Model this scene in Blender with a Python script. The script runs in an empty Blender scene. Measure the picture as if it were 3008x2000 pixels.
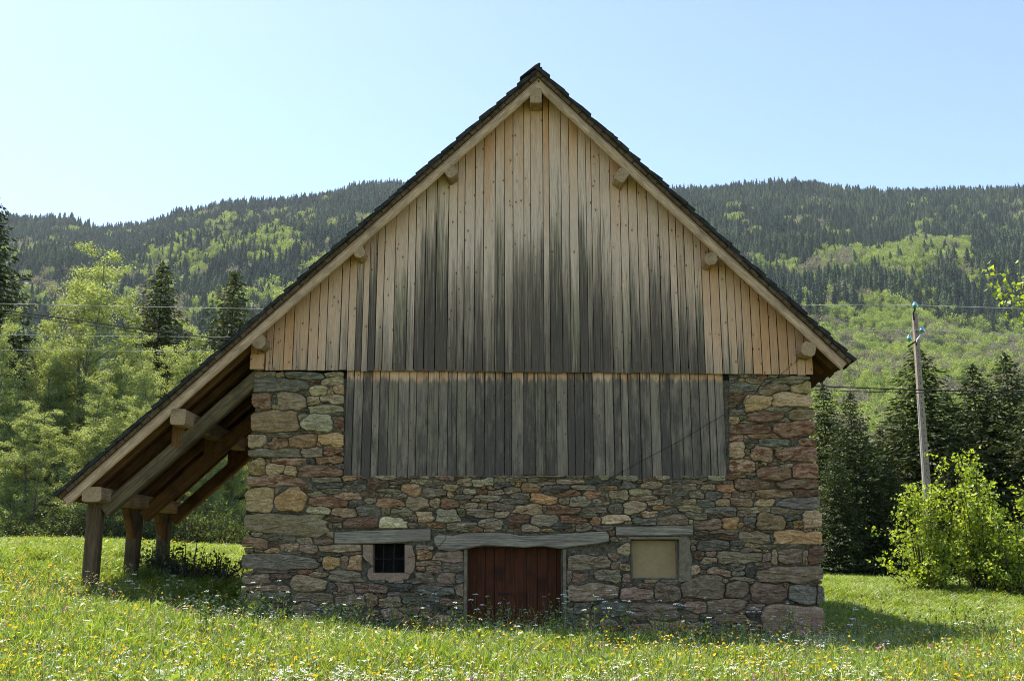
import bpy, bmesh, math, random
import numpy as np
from mathutils import Matrix, Vector
R = math.radians
random.seed(7); rng = np.random.default_rng(7)
scene = bpy.context.scene
C = scene.collection

# ---------------------------------------------------------------- camera
CAM_Y, PITCH, FOC = -17.8, R(12.24), 3046.0     # metres before the gable, upward tilt, focal length in photo pixels
cam_d = bpy.data.cameras.new('camera'); cam = bpy.data.objects.new('camera', cam_d); C.objects.link(cam)
cam.location = (0, CAM_Y, 0); cam.rotation_euler = (R(90) + PITCH, 0, 0)
cam_d.sensor_width = 36; cam_d.lens = 36 * FOC / 3008; cam_d.clip_start = 0.1; cam_d.clip_end = 12000
scene.camera = cam
WARM = (1.36, 1.05, .74)
HAZE = 0.000038
# ---------------------------------------------------------------- sky, sun, exposure
SUN = Vector((-0.41, 0.40, 1.0)).normalized()
elev = math.asin(SUN.z); azim = math.atan2(SUN.x, SUN.y)
world = bpy.data.worlds.new('World'); scene.world = world; world.use_nodes = True
wn = world.node_tree; wn.nodes.clear()
sky = wn.nodes.new('ShaderNodeTexSky'); sky.sky_type = 'NISHITA'; sky.sun_disc = False
sky.sun_elevation = elev; sky.sun_rotation = azim; sky.altitude = 900; sky.air_density = 0.72; sky.dust_density = 1.1; sky.ozone_density = 1.0
bg = wn.nodes.new('ShaderNodeBackground'); bg.inputs[1].default_value = 0.135
wo = wn.nodes.new('ShaderNodeOutputWorld'); wn.links.new(sky.outputs[0], bg.inputs[0]); wn.links.new(bg.outputs[0], wo.inputs[0])
sun_d = bpy.data.lights.new('sun', 'SUN'); sun_d.energy = 4.5; sun_d.angle = R(0.53); sun_d.color = (1.0, 0.95, 0.86)
sun = bpy.data.objects.new('sun', sun_d); C.objects.link(sun); sun.location = (-20, 22, 55)
sun.rotation_euler = (-SUN).to_track_quat('-Z', 'Y').to_euler()
vs = scene.view_settings; vs.view_transform = 'Standard'; vs.look = 'None'; vs.exposure = 1.35; vs.gamma = 1.0; vs.use_curve_mapping = False
scene.cycles.use_denoising = True; scene.cycles.sample_clamp_indirect = 4.0; scene.cycles.filter_width = 1.0
scene.cycles.max_bounces = 8; scene.cycles.transparent_max_bounces = 8; scene.cycles.volume_bounces = 1
try: scene.cycles.denoising_prefilter = 'NONE'
except Exception: pass

# ---------------------------------------------------------------- measuring: a photo pixel as a point on the plane y = Y
def P(sx, sy, Y=0.0):
    u = (sx - 1504) / FOC; v = (1000 - sy) / FOC
    dy = math.cos(PITCH) - v * math.sin(PITCH); dz = math.sin(PITCH) + v * math.cos(PITCH)
    t = (Y - CAM_Y) / dy
    return Vector((u * t, Y, dz * t))
def PD(x, y, Y=0.0): return P(x * 1.2756, y * 1.2756, Y)

# ---------------------------------------------------------------- mesh helpers
def link(o, parent=None, label=None, cat=None, group=None, kind=None):
    C.objects.link(o)
    if parent is not None:
        o.parent = parent
        if parent.type == 'EMPTY': o.matrix_parent_inverse = parent.matrix_basis.inverted()
        else: o.matrix_parent_inverse = parent.matrix_basis.inverted() if parent.get('own_frame') else Matrix.Identity(4)
    if label: o['label'] = label
    if cat: o['category'] = cat
    if group: o['group'] = group
    if kind: o['kind'] = kind
    return o
def empty(name, loc, label, cat, group=None):
    o = bpy.data.objects.new(name, None); o.location = loc; o.empty_display_size = 0.2
    o.matrix_basis = Matrix.Translation(Vector(loc))
    return link(o, None, label, cat, group)
def mesh(name, verts, faces, mat, smooth=False):
    me = bpy.data.meshes.new(name)
    me.from_pydata([tuple(v) for v in verts], [], faces); me.update()
    if mat: me.materials.append(mat)
    if smooth: me.shade_smooth()
    return me
def obj(name, verts, faces, mat, parent=None, smooth=False, **k):
    return link(bpy.data.objects.new(name, mesh(name, verts, faces, mat, smooth)), parent, **k)
def np_mesh(name, verts, quads, mat, cols=None, smooth=False):
    """fast mesh from arrays: verts (N,3), faces (M,3 or 4), cols (N,4) point colours"""
    verts = np.asarray(verts, np.float32); quads = np.asarray(quads, np.int32)
    me = bpy.data.meshes.new(name); n, m = len(verts), len(quads); k = quads.shape[1]
    me.vertices.add(n); me.vertices.foreach_set('co', verts.ravel())
    me.loops.add(m * k); me.loops.foreach_set('vertex_index', quads.ravel())
    me.polygons.add(m); me.polygons.foreach_set('loop_start', np.arange(0, m * k, k, dtype=np.int32))
    me.polygons.foreach_set('loop_total', np.full(m, k, np.int32))
    if smooth: me.polygons.foreach_set('use_smooth', np.ones(m, bool))
    if cols is not None:
        a = me.color_attributes.new('Col', 'FLOAT_COLOR', 'POINT'); a.data.foreach_set('color', np.asarray(cols, np.float32).ravel())
    me.update(calc_edges=True); me.materials.append(mat)
    return me
def prism(poly, y0, y1):
    """polygon in x-z (counter-clockwise seen from -y) pushed from y0 to y1"""
    n = len(poly)
    v = [(p[0], y0, p[1]) for p in poly] + [(p[0], y1, p[1]) for p in poly]
    f = [tuple(range(n)), tuple(range(2 * n - 1, n - 1, -1))]
    for i in range(n):
        j = (i + 1) % n; f.append((j, i, n + i, n + j))
    return v, f
def chamfer_prism(poly, y0, y1, ch):
    """same, with the front edge chamfered"""
    n = len(poly); cx = sum(p[0] for p in poly) / n; cz = sum(p[1] for p in poly) / n
    x0 = min(p[0] for p in poly); x1 = max(p[0] for p in poly); z0 = min(p[1] for p in poly); z1 = max(p[1] for p in poly)
    fx = 1 - 2 * ch / max(x1 - x0, .01); fz = 1 - 2 * ch / max(z1 - z0, .01)
    mx, mz = (x0 + x1) / 2, (z0 + z1) / 2
    v = [(mx + (p[0] - mx) * fx, y0, mz + (p[1] - mz) * fz) for p in poly]
    v += [(p[0], y0 + ch, p[1]) for p in poly] + [(p[0], y1, p[1]) for p in poly]
    f = [tuple(range(n)), tuple(range(3 * n - 1, 2 * n - 1, -1))]
    for k in (0, n):
        for i in range(n):
            j = (i + 1) % n; f.append((k + j, k + i, k + n + i, k + n + j))
    return v, f
def box(x0, x1, y0, y1, z0, z1): return prism([(x0, z0), (x1, z0), (x1, z1), (x0, z1)], y0, y1)
def beam(name, p0, p1, w, h, mat, parent, up=(0, 0, 1), wob=0.0, ch=0.015, section=None, **k):
    """a timber along local x from p0 to p1; w across, h tall; chamfered and slightly uneven"""
    p0, p1 = Vector(p0), Vector(p1); L = (p1 - p0).length
    X = (p1 - p0).normalized(); Y = Vector(up).cross(X).normalized(); Z = X.cross(Y)
    if section is None:
        a, b, c = w / 2, h / 2, ch
        section = [(-a + c, -b), (a - c, -b), (a, -b + c), (a, b - c), (a - c, b), (-a + c, b), (-a, b - c), (-a, -b + c)]
    n = len(section); ns = max(2, int(L / 0.5) + 1); vs_, fs = [], []
    for i in range(ns + 1):
        t = i / ns; dy = random.uniform(-wob, wob); dz = random.uniform(-wob, wob); s = 1 + random.uniform(-wob, wob) * 2
        for (yy, zz) in section: vs_.append((t * L, yy * s + dy, zz * s + dz))
    for i in range(ns):
        for j in range(n):
            k2 = (j + 1) % n; a = i * n
            fs.append((a + j, a + n + j, a + n + k2, a + k2))
    fs.append(tuple(range(n))); fs.append(tuple(range((ns + 1) * n - 1, ns * n - 1, -1)))
    o = bpy.data.objects.new(name, mesh(name, vs_, fs, mat))
    m = Matrix((X, Y, Z)).transposed().to_4x4(); m.translation = p0
    o.matrix_basis = m; o['own_frame'] = 1
    return link(o, parent, **k)
def tube_arrays(pts, rad, n=4):
    pts = [Vector(p) for p in pts]; vs_, fs = [], []
    for i, p in enumerate(pts):
        d = (pts[min(i + 1, len(pts) - 1)] - pts[max(i - 1, 0)]).normalized()
        a = d.cross(Vector((0, 0, 1)) if abs(d.z) < .9 else Vector((1, 0, 0))).normalized(); b = d.cross(a)
        r = rad[i] if hasattr(rad, '__len__') else rad
        for k in range(n):
            t = 2 * math.pi * k / n; vs_.append(tuple(p + (a * math.cos(t) + b * math.sin(t)) * r))
    for i in range(len(pts) - 1):
        for k in range(n):
            k2 = (k + 1) % n; fs.append((i * n + k, i * n + k2, i * n + n + k2, i * n + n + k))
    return vs_, fs
def merge(parts):
    V, F = [], []
    for v, f in parts:
        o = len(V); V += list(v); F += [tuple(i + o for i in q) for q in f]
    return V, F

# ---------------------------------------------------------------- materials
def material(name):
    m = bpy.data.materials.new(name); m.use_nodes = True; nt = m.node_tree
    return m, nt, nt.nodes['Principled BSDF']
class G:
    """tiny node-graph writer"""
    def __init__(s, nt): s.nt = nt
    def n(s, t, props=None, **ins):
        q = s.nt.nodes.new('ShaderNode' + t)
        for k, v in (props or {}).items(): setattr(q, k, v)
        for k, v in ins.items():
            k = int(k[1:]) if k[0] == '_' and k[1:].isdigit() else k.replace('_', ' ')
            s.set(q.inputs[k], v)
        return q
    def set(s, sock, v):
        if isinstance(v, bpy.types.NodeSocket): s.nt.links.new(v, sock)
        elif isinstance(v, bpy.types.Node): s.nt.links.new(v.outputs[0], sock)
        else: sock.default_value = v
    def math(s, op, a, b=0.0, c=0.0, clamp=False):
        q = s.nt.nodes.new('ShaderNodeMath'); q.operation = op; q.use_clamp = clamp
        s.set(q.inputs[0], a); s.set(q.inputs[1], b); s.set(q.inputs[2], c); return q.outputs[0]
    def mix(s, f, a, b, mode='MIX'):
        q = s.nt.nodes.new('ShaderNodeMix'); q.data_type = 'RGBA'; q.blend_type = mode
        s.set(q.inputs[0], f); s.set(q.inputs[6], c4(a)); s.set(q.inputs[7], c4(b)); return q.outputs[2]
    def noise(s, vec, scale, detail=3, rough=.55, dist=0.0):
        q = s.n('TexNoise', Vector=vec, Scale=scale, Detail=detail, Roughness=rough, Distortion=dist); return q.outputs[0]
    def vmul(s, vec, xyz):
        q = s.nt.nodes.new('ShaderNodeVectorMath'); q.operation = 'MULTIPLY'; s.set(q.inputs[0], vec); q.inputs[1].default_value = xyz; return q.outputs[0]
    def vadd(s, vec, b):
        q = s.nt.nodes.new('ShaderNodeVectorMath'); q.operation = 'ADD'; s.set(q.inputs[0], vec); s.set(q.inputs[1], b); return q.outputs[0]
    def ramp(s, f, lo, hi):
        q = s.nt.nodes.new('ShaderNodeMapRange'); q.interpolation_type = 'SMOOTHSTEP'
        s.set(q.inputs[0], f); s.set(q.inputs[1], lo); s.set(q.inputs[2], hi); return q.outputs[0]
    def bump(s, h, strength, dist): return s.n('Bump', Height=h, Strength=strength, Distance=dist).outputs[0]
def c4(c): return c if not isinstance(c, tuple) or len(c) == 4 else (*c, 1.0)

def plank_mat(name, lower):
    """spruce boards: fresh tan where the eaves keep them dry, rain-greyed and blackened in streaks further down"""
    m, nt, b = material(name); g = G(nt)
    pos = g.n('NewGeometry').outputs[0]; rnd = g.n('ObjectInfo').outputs['Random']
    off = g.n('CombineXYZ', X=g.math('MULTIPLY', rnd, 37.0), Y=g.math('MULTIPLY', rnd, 91.0), Z=g.math('MULTIPLY', rnd, 53.0)).outputs[0]
    p = g.vadd(pos, off)
    sep = g.n('SeparateXYZ', Vector=pos); x, z = sep.outputs[0], sep.outputs[2]
    broad = g.noise(g.vmul(p, (14, 1, .55)), 1.0, 3)
    streak = g.noise(g.vmul(p, (85, 1, 1.0)), 1.0, 5, .68)
    fine = g.noise(g.vmul(p, (190, 1, 5)), 1.0, 3, .6)
    crack = g.noise(g.vmul(p, (95, 1, .75)), 1.0, 2, .5)
    # growth rings drawn out along the board
    ring = g.n('TexWave', {'wave_type': 'BANDS', 'bands_direction': 'X'}, Vector=g.vmul(p, (26, 1, .5)), Scale=1.0, Distortion=7.0, Detail=2.0, Detail_Scale=.55).outputs['Fac']
    # knots: round spots
    vor = g.n('TexVoronoi', {'feature': 'F1'}, Vector=g.vmul(p, (9.5, 0, 5.6)), Scale=1.0, Randomness=1.0)
    knot = g.ramp(vor.outputs['Distance'], .16, .09)
    halo = g.ramp(vor.outputs['Distance'], .30, .10)
    sel = g.math('GREATER_THAN', g.n('SeparateColor', Color=vor.outputs['Color']).outputs[0], .45)
    knot = g.math('MULTIPLY', knot, sel); halo = g.math('MULTIPLY', halo, sel)
    fresh = g.mix(rnd, (.75, .39, .205), (.85, .525, .33))
    fresh = g.mix(g.ramp(g.noise(g.vmul(p, (3, 1, .5)), 1.0, 2), .48, .72), fresh, (.72, .33, .13))
    fresh = g.mix(g.math('MULTIPLY', g.ramp(g.math('ABSOLUTE', g.math('SUBTRACT', x, .3)), 1.6, 4.6), .6), fresh, (.60, .30, .13))   # the dry outer boards keep their colour
    fresh = g.mix(g.math('MULTIPLY', ring, .32), fresh, (.48, .275, .135))
    grey = g.mix(g.ramp(streak, .3, .7), (.19, .13, .086), (.60, .43, .29)) if not lower else g.mix(g.ramp(streak, .3, .7), (.15, .11, .074), (.43, .325, .22))
    grey = g.mix(g.ramp(g.math('FRACT', g.math('MULTIPLY', rnd, 7.31)), .55, .9), grey, (.33, .255, .15) if not lower else (.24, .185, .115))
    black = g.mix(fine, (.030, .022, .017), (.105, .077, .058)) if not lower else g.mix(fine, (.036, .027, .021), (.125, .092, .070))
    cx = g.math('DIVIDE', g.math('SUBTRACT', x, .15), 4.3 if not lower else 5.2)
    mid = g.math('SUBTRACT', 1.0, g.math('POWER', g.math('ABSOLUTE', cx), 2.2))            # the middle of the gable takes the most rain
    pl = g.math('MULTIPLY', g.math('SUBTRACT', g.math('FRACT', g.math('MULTIPLY', rnd, 13.7)), .5), 1.3)   # board by board
    if lower:
        h = g.math('MULTIPLY_ADD', g.math('SUBTRACT', 3.22, z), 5.5, .12)
        a = g.math('ADD', h, g.math('MULTIPLY', g.math('SUBTRACT', broad, .5), 1.6))
        wet = g.ramp(a, .1, .7)
        drk = g.math('ADD', g.math('MULTIPLY_ADD', g.math('SUBTRACT', streak, .5), 3.2, .70), g.math('MULTIPLY', pl, .75))
        drk = g.math('ADD', drk, g.math('MULTIPLY', g.math('SUBTRACT', g.noise(g.vmul(p, (9, 1, 2.2)), 1.0, 4, .65), .5), 2.2))
        drk = g.math('ADD', drk, g.math('MULTIPLY', g.math('SUBTRACT', 2.0, z), .22))
        dark = g.math('MULTIPLY', g.ramp(drk, .15, 1.0), .92)
    else:
        # height of the weathering front, falling away from the middle
        front = g.math('MULTIPLY_ADD', mid, 2.9, 3.0)
        a = g.math('SUBTRACT', front, z)
        a = g.math('ADD', a, g.math('MULTIPLY', g.math('SUBTRACT', broad, .5), 3.0))
        a = g.math('ADD', a, g.math('MULTIPLY', pl, 1.3))
        a = g.math('ADD', a, g.math('MULTIPLY', g.math('SUBTRACT', streak, .5), 3.2))
        fresh = g.mix(g.math('MULTIPLY', g.math('MULTIPLY', g.ramp(a, -2.6, -.5), mid), .85), fresh, g.mix(fine, (.60, .41, .29), (.80, .58, .43)))   # silvering
        wet = g.math('MULTIPLY', g.ramp(a, -.3, .7), .97)
        d2 = g.math('ADD', g.math('MULTIPLY', a, .66), g.math('MULTIPLY', g.math('SUBTRACT', streak, .5), 3.4))
        dark = g.math('MULTIPLY', g.ramp(g.math('MULTIPLY_ADD', pl, .45, d2), .35, 1.15), .86)
    col = g.mix(wet, fresh, grey)
    col = g.mix(dark, col, black)
    col = g.mix(g.math('MULTIPLY', g.ramp(fine, .62, .35), .28), col, (.05, .04, .03))
    col = g.mix(g.math('MULTIPLY', g.ramp(crack, .60, .68), g.math('MULTIPLY_ADD', wet, .65, .12)), col, (.03, .025, .02))   # checks and run-off lines
    col = g.mix(g.math('MULTIPLY', halo, .35), col, g.mix(wet, (.42, .23, .11), (.20, .165, .12)))
    col = g.mix(g.math('MULTIPLY', knot, .85), col, g.mix(dark, (.16, .065, .028), (.085, .038, .02)))
    g.set(b.inputs['Base Color'], col); b.inputs['Roughness'].default_value = .85; b.inputs['Specular IOR Level'].default_value = .18
    hgt = g.math('ADD', g.math('MULTIPLY', streak, .6), g.math('MULTIPLY', fine, .5))
    g.set(b.inputs['Normal'], g.bump(hgt, .55, .006))
    return m
def timber_mat(name, ca, cb, cc, scale=1.0, rough=.85):
    """beams in their own frame, grain along local x"""
    m, nt, b = material(name); g = G(nt)
    pos = g.n('TexCoord').outputs['Object']; rnd = g.n('ObjectInfo').outputs['Random']
    p = g.vadd(pos, g.n('CombineXYZ', X=g.math('MULTIPLY', rnd, 40.0), Y=rnd, Z=rnd).outputs[0])
    st = g.noise(g.vmul(p, (1.6 * scale, 38 * scale, 38 * scale)), 1.0, 4, .65)
    fi = g.noise(g.vmul(p, (6 * scale, 140 * scale, 140 * scale)), 1.0, 3, .6)
    bl = g.noise(p, 2.2, 3)
    col = g.mix(g.ramp(st, .3, .7), ca, cb)
    col = g.mix(g.ramp(bl, .45, .75), col, cc)
    col = g.mix(g.math('MULTIPLY', g.ramp(fi, .6, .35), .5), col, (.03, .027, .022))
    g.set(b.inputs['Base Color'], col); b.inputs['Roughness'].default_value = rough; b.inputs['Specular IOR Level'].default_value = .15
    g.set(b.inputs['Normal'], g.bump(g.math('ADD', st, g.math('MULTIPLY', fi, .5)), .6, .008))
    return m
def stone_mat():
    m, nt, b = material('rubble stone'); g = G(nt)
    pos = g.n('NewGeometry').outputs[0]; at = g.n('Attribute', {'attribute_name': 'Col'})
    rnd = g.n('ObjectInfo').outputs['Random']
    lay = g.noise(g.vmul(pos, (5, 5, 26)), 1.0, 5, .65, .6)
    n1 = g.noise(pos, 16, 5, .65); n2 = g.noise(pos, 70, 4, .7); n3 = g.noise(g.vmul(pos, (1, 1, 1.8)), 7, 5, .6)
    col = at.outputs['Color']
    col = g.mix(g.ramp(lay, .34, .70), g.mix(.50, col, (.045, .034, .022), 'MIX'), g.mix(.25, col, (.62, .55, .40)))
    col = g.mix(g.math('MULTIPLY', g.ramp(n1, .40, .62), .55), col, g.mix(1.0, col, (.62, .60, .56), 'MULTIPLY'))
    rust = g.math('MULTIPLY', g.ramp(n3, .47, .58), at.outputs['Alpha'])
    col = g.mix(rust, col, g.mix(n1, (.10, .026, .010), (.34, .115, .045)))
    col = g.mix(g.math('MULTIPLY', g.ramp(g.noise(pos, 4.2, 5, .7), .60, .70), .30), col, (.36, .35, .29))   # pale lichen
    col = g.mix(g.math('MULTIPLY', g.ramp(n2, .58, .38), .36), col, (.03, .025, .018))
    g.set(b.inputs['Base Color'], col); b.inputs['Roughness'].default_value = .92; b.inputs['Specular IOR Level'].default_value = .2
    h = g.math('ADD', g.math('ADD', g.math('MULTIPLY', lay, .9), g.math('MULTIPLY', n1, .8)), g.math('MULTIPLY', n2, .3))
    g.set(b.inputs['Normal'], g.bump(h, .9, .045))
    return m
def rough_mat(name, ca, cb, scale, bump=.02, layered=False):
    m, nt, b = material(name); g = G(nt); pos = g.n('NewGeometry').outputs[0]
    p = g.vmul(pos, (1, 1, 4)) if layered else pos
    n1 = g.noise(p, scale, 5, .65); n2 = g.noise(p, scale * 5, 4, .65)
    col = g.mix(g.ramp(n1, .3, .7), ca, cb); col = g.mix(g.math('MULTIPLY', g.ramp(n2, .55, .35), .12 if name == 'tan board' else .6), col, tuple(c * .35 for c in ca))
    g.set(b.inputs['Base Color'], col); b.inputs['Roughness'].default_value = .93; b.inputs['Specular IOR Level'].default_value = .15
    g.set(b.inputs['Normal'], g.bump(g.math('ADD', n1, g.math('MULTIPLY', n2, .6)), .8, bump))
    return m
def leaf_mat(name, ca, cb, trans=.45, gloss=.06, use_col=False, tcol=None, inst=None):
    """leaf or blade: diffuse + light shining through + a little sheen; the hue varies leaf by leaf and plant by plant"""
    m = bpy.data.materials.new(name); m.use_nodes = True; nt = m.node_tree; nt.nodes.clear(); g = G(nt)
    rnd = g.n('ObjectInfo').outputs['Random']
    if use_col:
        at = g.n('Attribute', {'attribute_name': 'Col'}); col = at.outputs['Color']
        col = g.mix(g.math('MULTIPLY', rnd, .35), col, g.mix(1.0, col, (1.15, .9, .7), 'MULTIPLY'))
    else:
        at = g.n('Attribute', {'attribute_name': 'Col'})
        f = g.math('FRACT', g.math('ADD', g.n('SeparateColor', Color=at.outputs['Color']).outputs[0], g.math('MULTIPLY', rnd, .6)))
        if inst and 'spruce' in name: ca, cb = [g.mix(1.0, c4(q), g.mix(g.ramp(g.noise(g.n('NewGeometry').outputs[0], .0055, 4, .6), .35, .65), (.55, .64, .80), (1.2, 1.15, 1.0)), 'MULTIPLY') for q in (ca, cb)]   # stands of different age
        if inst: f = g.math('ADD', g.math('MULTIPLY', g.n('SeparateColor', Color=at.outputs['Color']).outputs[0], 1 - inst), g.math('MULTIPLY', rnd, inst))
        col = g.mix(f, ca, cb)
    d = g.n('BsdfDiffuse', Color=col); t = g.n('BsdfTranslucent', Color=g.mix(1.0, col, tcol or (1.25, 1.2, .55), 'MULTIPLY'))
    mx = g.n('MixShader', _0=trans, _1=d, _2=t)
    gl = g.n('BsdfGlossy', Color=(1, 1, 1, 1), Roughness=.5)
    m2 = g.n('MixShader', _0=gloss, _1=mx, _2=gl)
    o = nt.nodes.new('ShaderNodeOutputMaterial'); nt.links.new(m2.outputs[0], o.inputs[0])
    return m
M = {}
M['plank_up'] = plank_mat('gable boards', False); M['plank_lo'] = plank_mat('lower boards', True)
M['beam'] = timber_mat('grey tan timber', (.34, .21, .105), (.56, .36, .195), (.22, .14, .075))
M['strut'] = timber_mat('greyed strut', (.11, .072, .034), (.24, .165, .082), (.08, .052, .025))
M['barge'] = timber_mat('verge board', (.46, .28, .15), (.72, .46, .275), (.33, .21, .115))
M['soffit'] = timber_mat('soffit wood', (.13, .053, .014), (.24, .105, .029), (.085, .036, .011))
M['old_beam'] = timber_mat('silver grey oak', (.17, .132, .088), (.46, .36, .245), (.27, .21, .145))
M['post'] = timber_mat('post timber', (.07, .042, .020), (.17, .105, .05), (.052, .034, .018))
M['door'] = timber_mat('red brown door boards', (.065, .017, .005), (.135, .038, .011), (.045, .013, .004))
M['shingle'] = rough_mat('dark shingle', (.022, .02, .017), (.06, .054, .044), 9, .02)
M['shingle_end'] = rough_mat('brown shingle ends', (.085, .052, .026), (.17, .105, .052), 9, .01)
M['stone'] = stone_mat()
M['mortar'] = rough_mat('mortar', (.075, .060, .036), (.21, .17, .105), 14, .03)
M['plaster'] = rough_mat('pink lime plaster', (.29, .18, .108), (.42, .275, .17), 12, .015)
M['cement'] = rough_mat('cement reveal', (.17, .128, .074), (.29, .22, .13), 10, .012)
M['side_wall'] = rough_mat('side rubble', (.12, .10, .075), (.26, .23, .17), 5, .06, True)
M['panel'] = rough_mat('tan board', (.36, .235, .105), (.42, .285, .13), 3.0, .001)
M['iron'] = rough_mat('rusty iron', (.02, .017, .016), (.05, .04, .036), 30, .003)
M['void'] = rough_mat('painted darkness', (.012, .011, .01), (.02, .018, .016), 5, .01)  # near-black colour stands in for unlit depth
M['concrete'] = rough_mat('pole concrete', (.27, .205, .155), (.38, .295, .23), 9, .006)
M['bark'] = rough_mat('grey bark', (.10, .095, .08), (.24, .23, .20), 6, .02)
M['bark_dark'] = rough_mat('dark bark', (.05, .038, .028), (.10, .08, .06), 6, .02)
M['cable'] = rough_mat('black cable', (.015, .015, .015), (.02, .02, .02), 10, .001)
M['wire'] = rough_mat('pale wire', (.42, .42, .40), (.5, .5, .48), 10, .001)
m, nt, b = material('teal glass'); b.inputs['Base Color'].default_value = (.05, .30, .27, 1); b.inputs['Roughness'].default_value = .08
b.inputs['Transmission Weight'].default_value = .55; M['glass'] = m

# ================================================================ the lie of the land
CTRL = np.array([(0, -17.8, -1.62), (-7, -12, -1.28), (7, -12, -1.55), (0, -8, -1.46), (-4.6, 0, -.98), (0.4, 0, -1.30), (5.4, 0, -1.38),
                 (-7.2, 0, -.52), (-7.2, 3.65, -.05), (-12, 0, -.22), (-20, 5, .22), (-14, 22, .46), (-28, 25, .80), (-32, 0, .4), (-12, -8, -.85),
                 (0, 6, -.7), (7, 6, -1.02), (9.5, 17, -.62), (11, 9, -.62), (12.5, 6, -1.0), (20, 20, -.7), (16, -4, -1.4), (10, 0, -1.25),
                 (0, 30, .3), (35, 10, -1.0), (30, 40, 0), (-30, 50, 1.4), (0, 55, .6), (-25, -20, -1.4), (25, -20, -1.9)])
def _phi(r): return np.where(r > 1e-9, r * r * np.log(np.maximum(r, 1e-9)), 0.0)
_n = len(CTRL); _A = np.zeros((_n + 3, _n + 3))
_A[:_n, :_n] = _phi(np.linalg.norm(CTRL[:, None, :2] - CTRL[None, :, :2], axis=2)) + np.eye(_n) * 1.5
_A[:_n, _n] = 1; _A[:_n, _n + 1:] = CTRL[:, :2]; _A[_n:, :_n] = _A[:_n, _n:].T
_W = np.linalg.solve(_A, np.concatenate([CTRL[:, 2], np.zeros(3)]))
def ground(x, y):
    x = np.asarray(x, float); y = np.asarray(y, float); sh = x.shape; x = x.ravel(); y = y.ravel()
    d = np.sqrt(x * x + y * y); k = np.minimum(1, 50 / np.maximum(d, 1)); xx, yy = x * k, y * k
    r = np.hypot(xx[:, None] - CTRL[None, :, 0], yy[:, None] - CTRL[None, :, 1])
    z = _phi(r) @ _W[:_n] + _W[_n] + xx * _W[_n + 1] + yy * _W[_n + 2]
    t = np.clip((d - 50) / 60, 0, 1); z = z * (1 - t) + 0.4 * t
    z += .035 * np.sin(x * 1.3 + .5 * y) * np.cos(y * 1.1 - .4 * x)
    return z.reshape(sh)
def gz(x, y): return float(ground(np.array([x]), np.array([y]))[0])

gm = rough_mat('meadow soil', (.08, .115, .022), (.15, .185, .045), 1.4, .03)
a = np.concatenate([np.linspace(-2800, -120, 14), np.linspace(-100, -36, 12), np.linspace(-34, 34, 110), np.linspace(36, 100, 12), np.linspace(120, 2800, 14)])
bb = np.concatenate([np.linspace(-2000, -60, 8), np.linspace(-50, 50, 130), np.linspace(54, 120, 14), np.linspace(150, 3200, 16)])
gx, gy = np.meshgrid(a, bb); gzv = ground(gx, gy)
def grid_faces(nr, nc):
    i = np.arange(nr - 1)[:, None] * nc + np.arange(nc - 1)[None, :]
    return np.stack([i, i + 1, i + nc + 1, i + nc], -1).reshape(-1, 4)
o = bpy.data.objects.new('ground', np_mesh('ground', np.stack([gx, gy, gzv], -1).reshape(-1, 3), grid_faces(len(bb), len(a)), gm, smooth=True))
link(o, kind='structure')

# ================================================================ the wooded mountain
TH = lambda sy: math.tan(PITCH + math.atan((1000 - sy) / FOC))
# skyline read off the photograph: bearing (x over distance) and steepness of the sight line
RIDGE = [(-900, 560), (-300, 500), (0, 506), (110, 512), (185, 528), (290, 524), (350, 500), (480, 470), (600, 468), (700, 454), (800, 428), (900, 424), (1050, 412),
         (1200, 405), (1400, 420), (1560, 440), (1700, 434), (1800, 427), (1900, 424), (1990, 438), (2080, 447), (2150, 437), (2200, 444), (2358, 437), (2700, 440), (3300, 470)]
_rb = np.array([(x * 1.2756 - 1504) / FOC for x, y in RIDGE]); _rt = np.array([TH(y * 1.2756) for x, y in RIDGE])
_td = np.array([90, 160, 300, 450, 700, 1000, 1300, 1600, 2000, 2100, 2300, 2700]); _te = np.array([0, .012, .062, .115, .185, .252, .305, .343, .377, .372, .33, .26]) / .377
def vnoise(x, y, seed=0):
    """smooth value noise on arrays"""
    xi = np.floor(x).astype(np.int64); yi = np.floor(y).astype(np.int64); fx = x - xi; fy = y - yi
    def h(i, j):
        n = (i * 374761393 + j * 668265263 + seed * 974711) & 0x7fffffff; n = ((n ^ (n >> 13)) * 1274126177) & 0x7fffffff
        return ((n ^ (n >> 16)) & 0xffff) / 65535.0
    sx = fx * fx * (3 - 2 * fx); sy = fy * fy * (3 - 2 * fy)
    return (h(xi, yi) * (1 - sx) + h(xi + 1, yi) * sx) * (1 - sy) + (h(xi, yi + 1) * (1 - sx) + h(xi + 1, yi + 1) * sx) * sy
def fbm(x, y, seed=0): return sum(vnoise(x * 2 ** k, y * 2 ** k, seed + k) * .5 ** (k + 1) for k in range(4)) / .9375
def mountain(b_, t):
    """height above the eye for bearing b_ and distance t in front of the camera"""
    k = np.interp(b_, _rb, _rt); e = np.interp(t, _td, _te) * k
    x = b_ * t
    lump = ((fbm(x / 330 + 5, t / 330, 3) - .5) * 90 + (fbm(x / 90 + 7, t / 110, 8) - .5) * 34) * np.clip((t - 250) / 800, 0, 1) * np.clip((2050 - t) / 500, 0, 1)
    return e * t + lump - 14 * np.clip(t / 600, 0, 1)
tb = np.linspace(-.95, .95, 120); tt = np.concatenate([np.linspace(90, 700, 40), np.linspace(720, 2700, 90)])
B_, T_ = np.meshgrid(tb, tt); Z_ = mountain(B_, T_); Z_[0] = -3
mm = rough_mat('forest floor', (.02, .028, .01), (.05, .06, .02), .02, .3)
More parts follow.
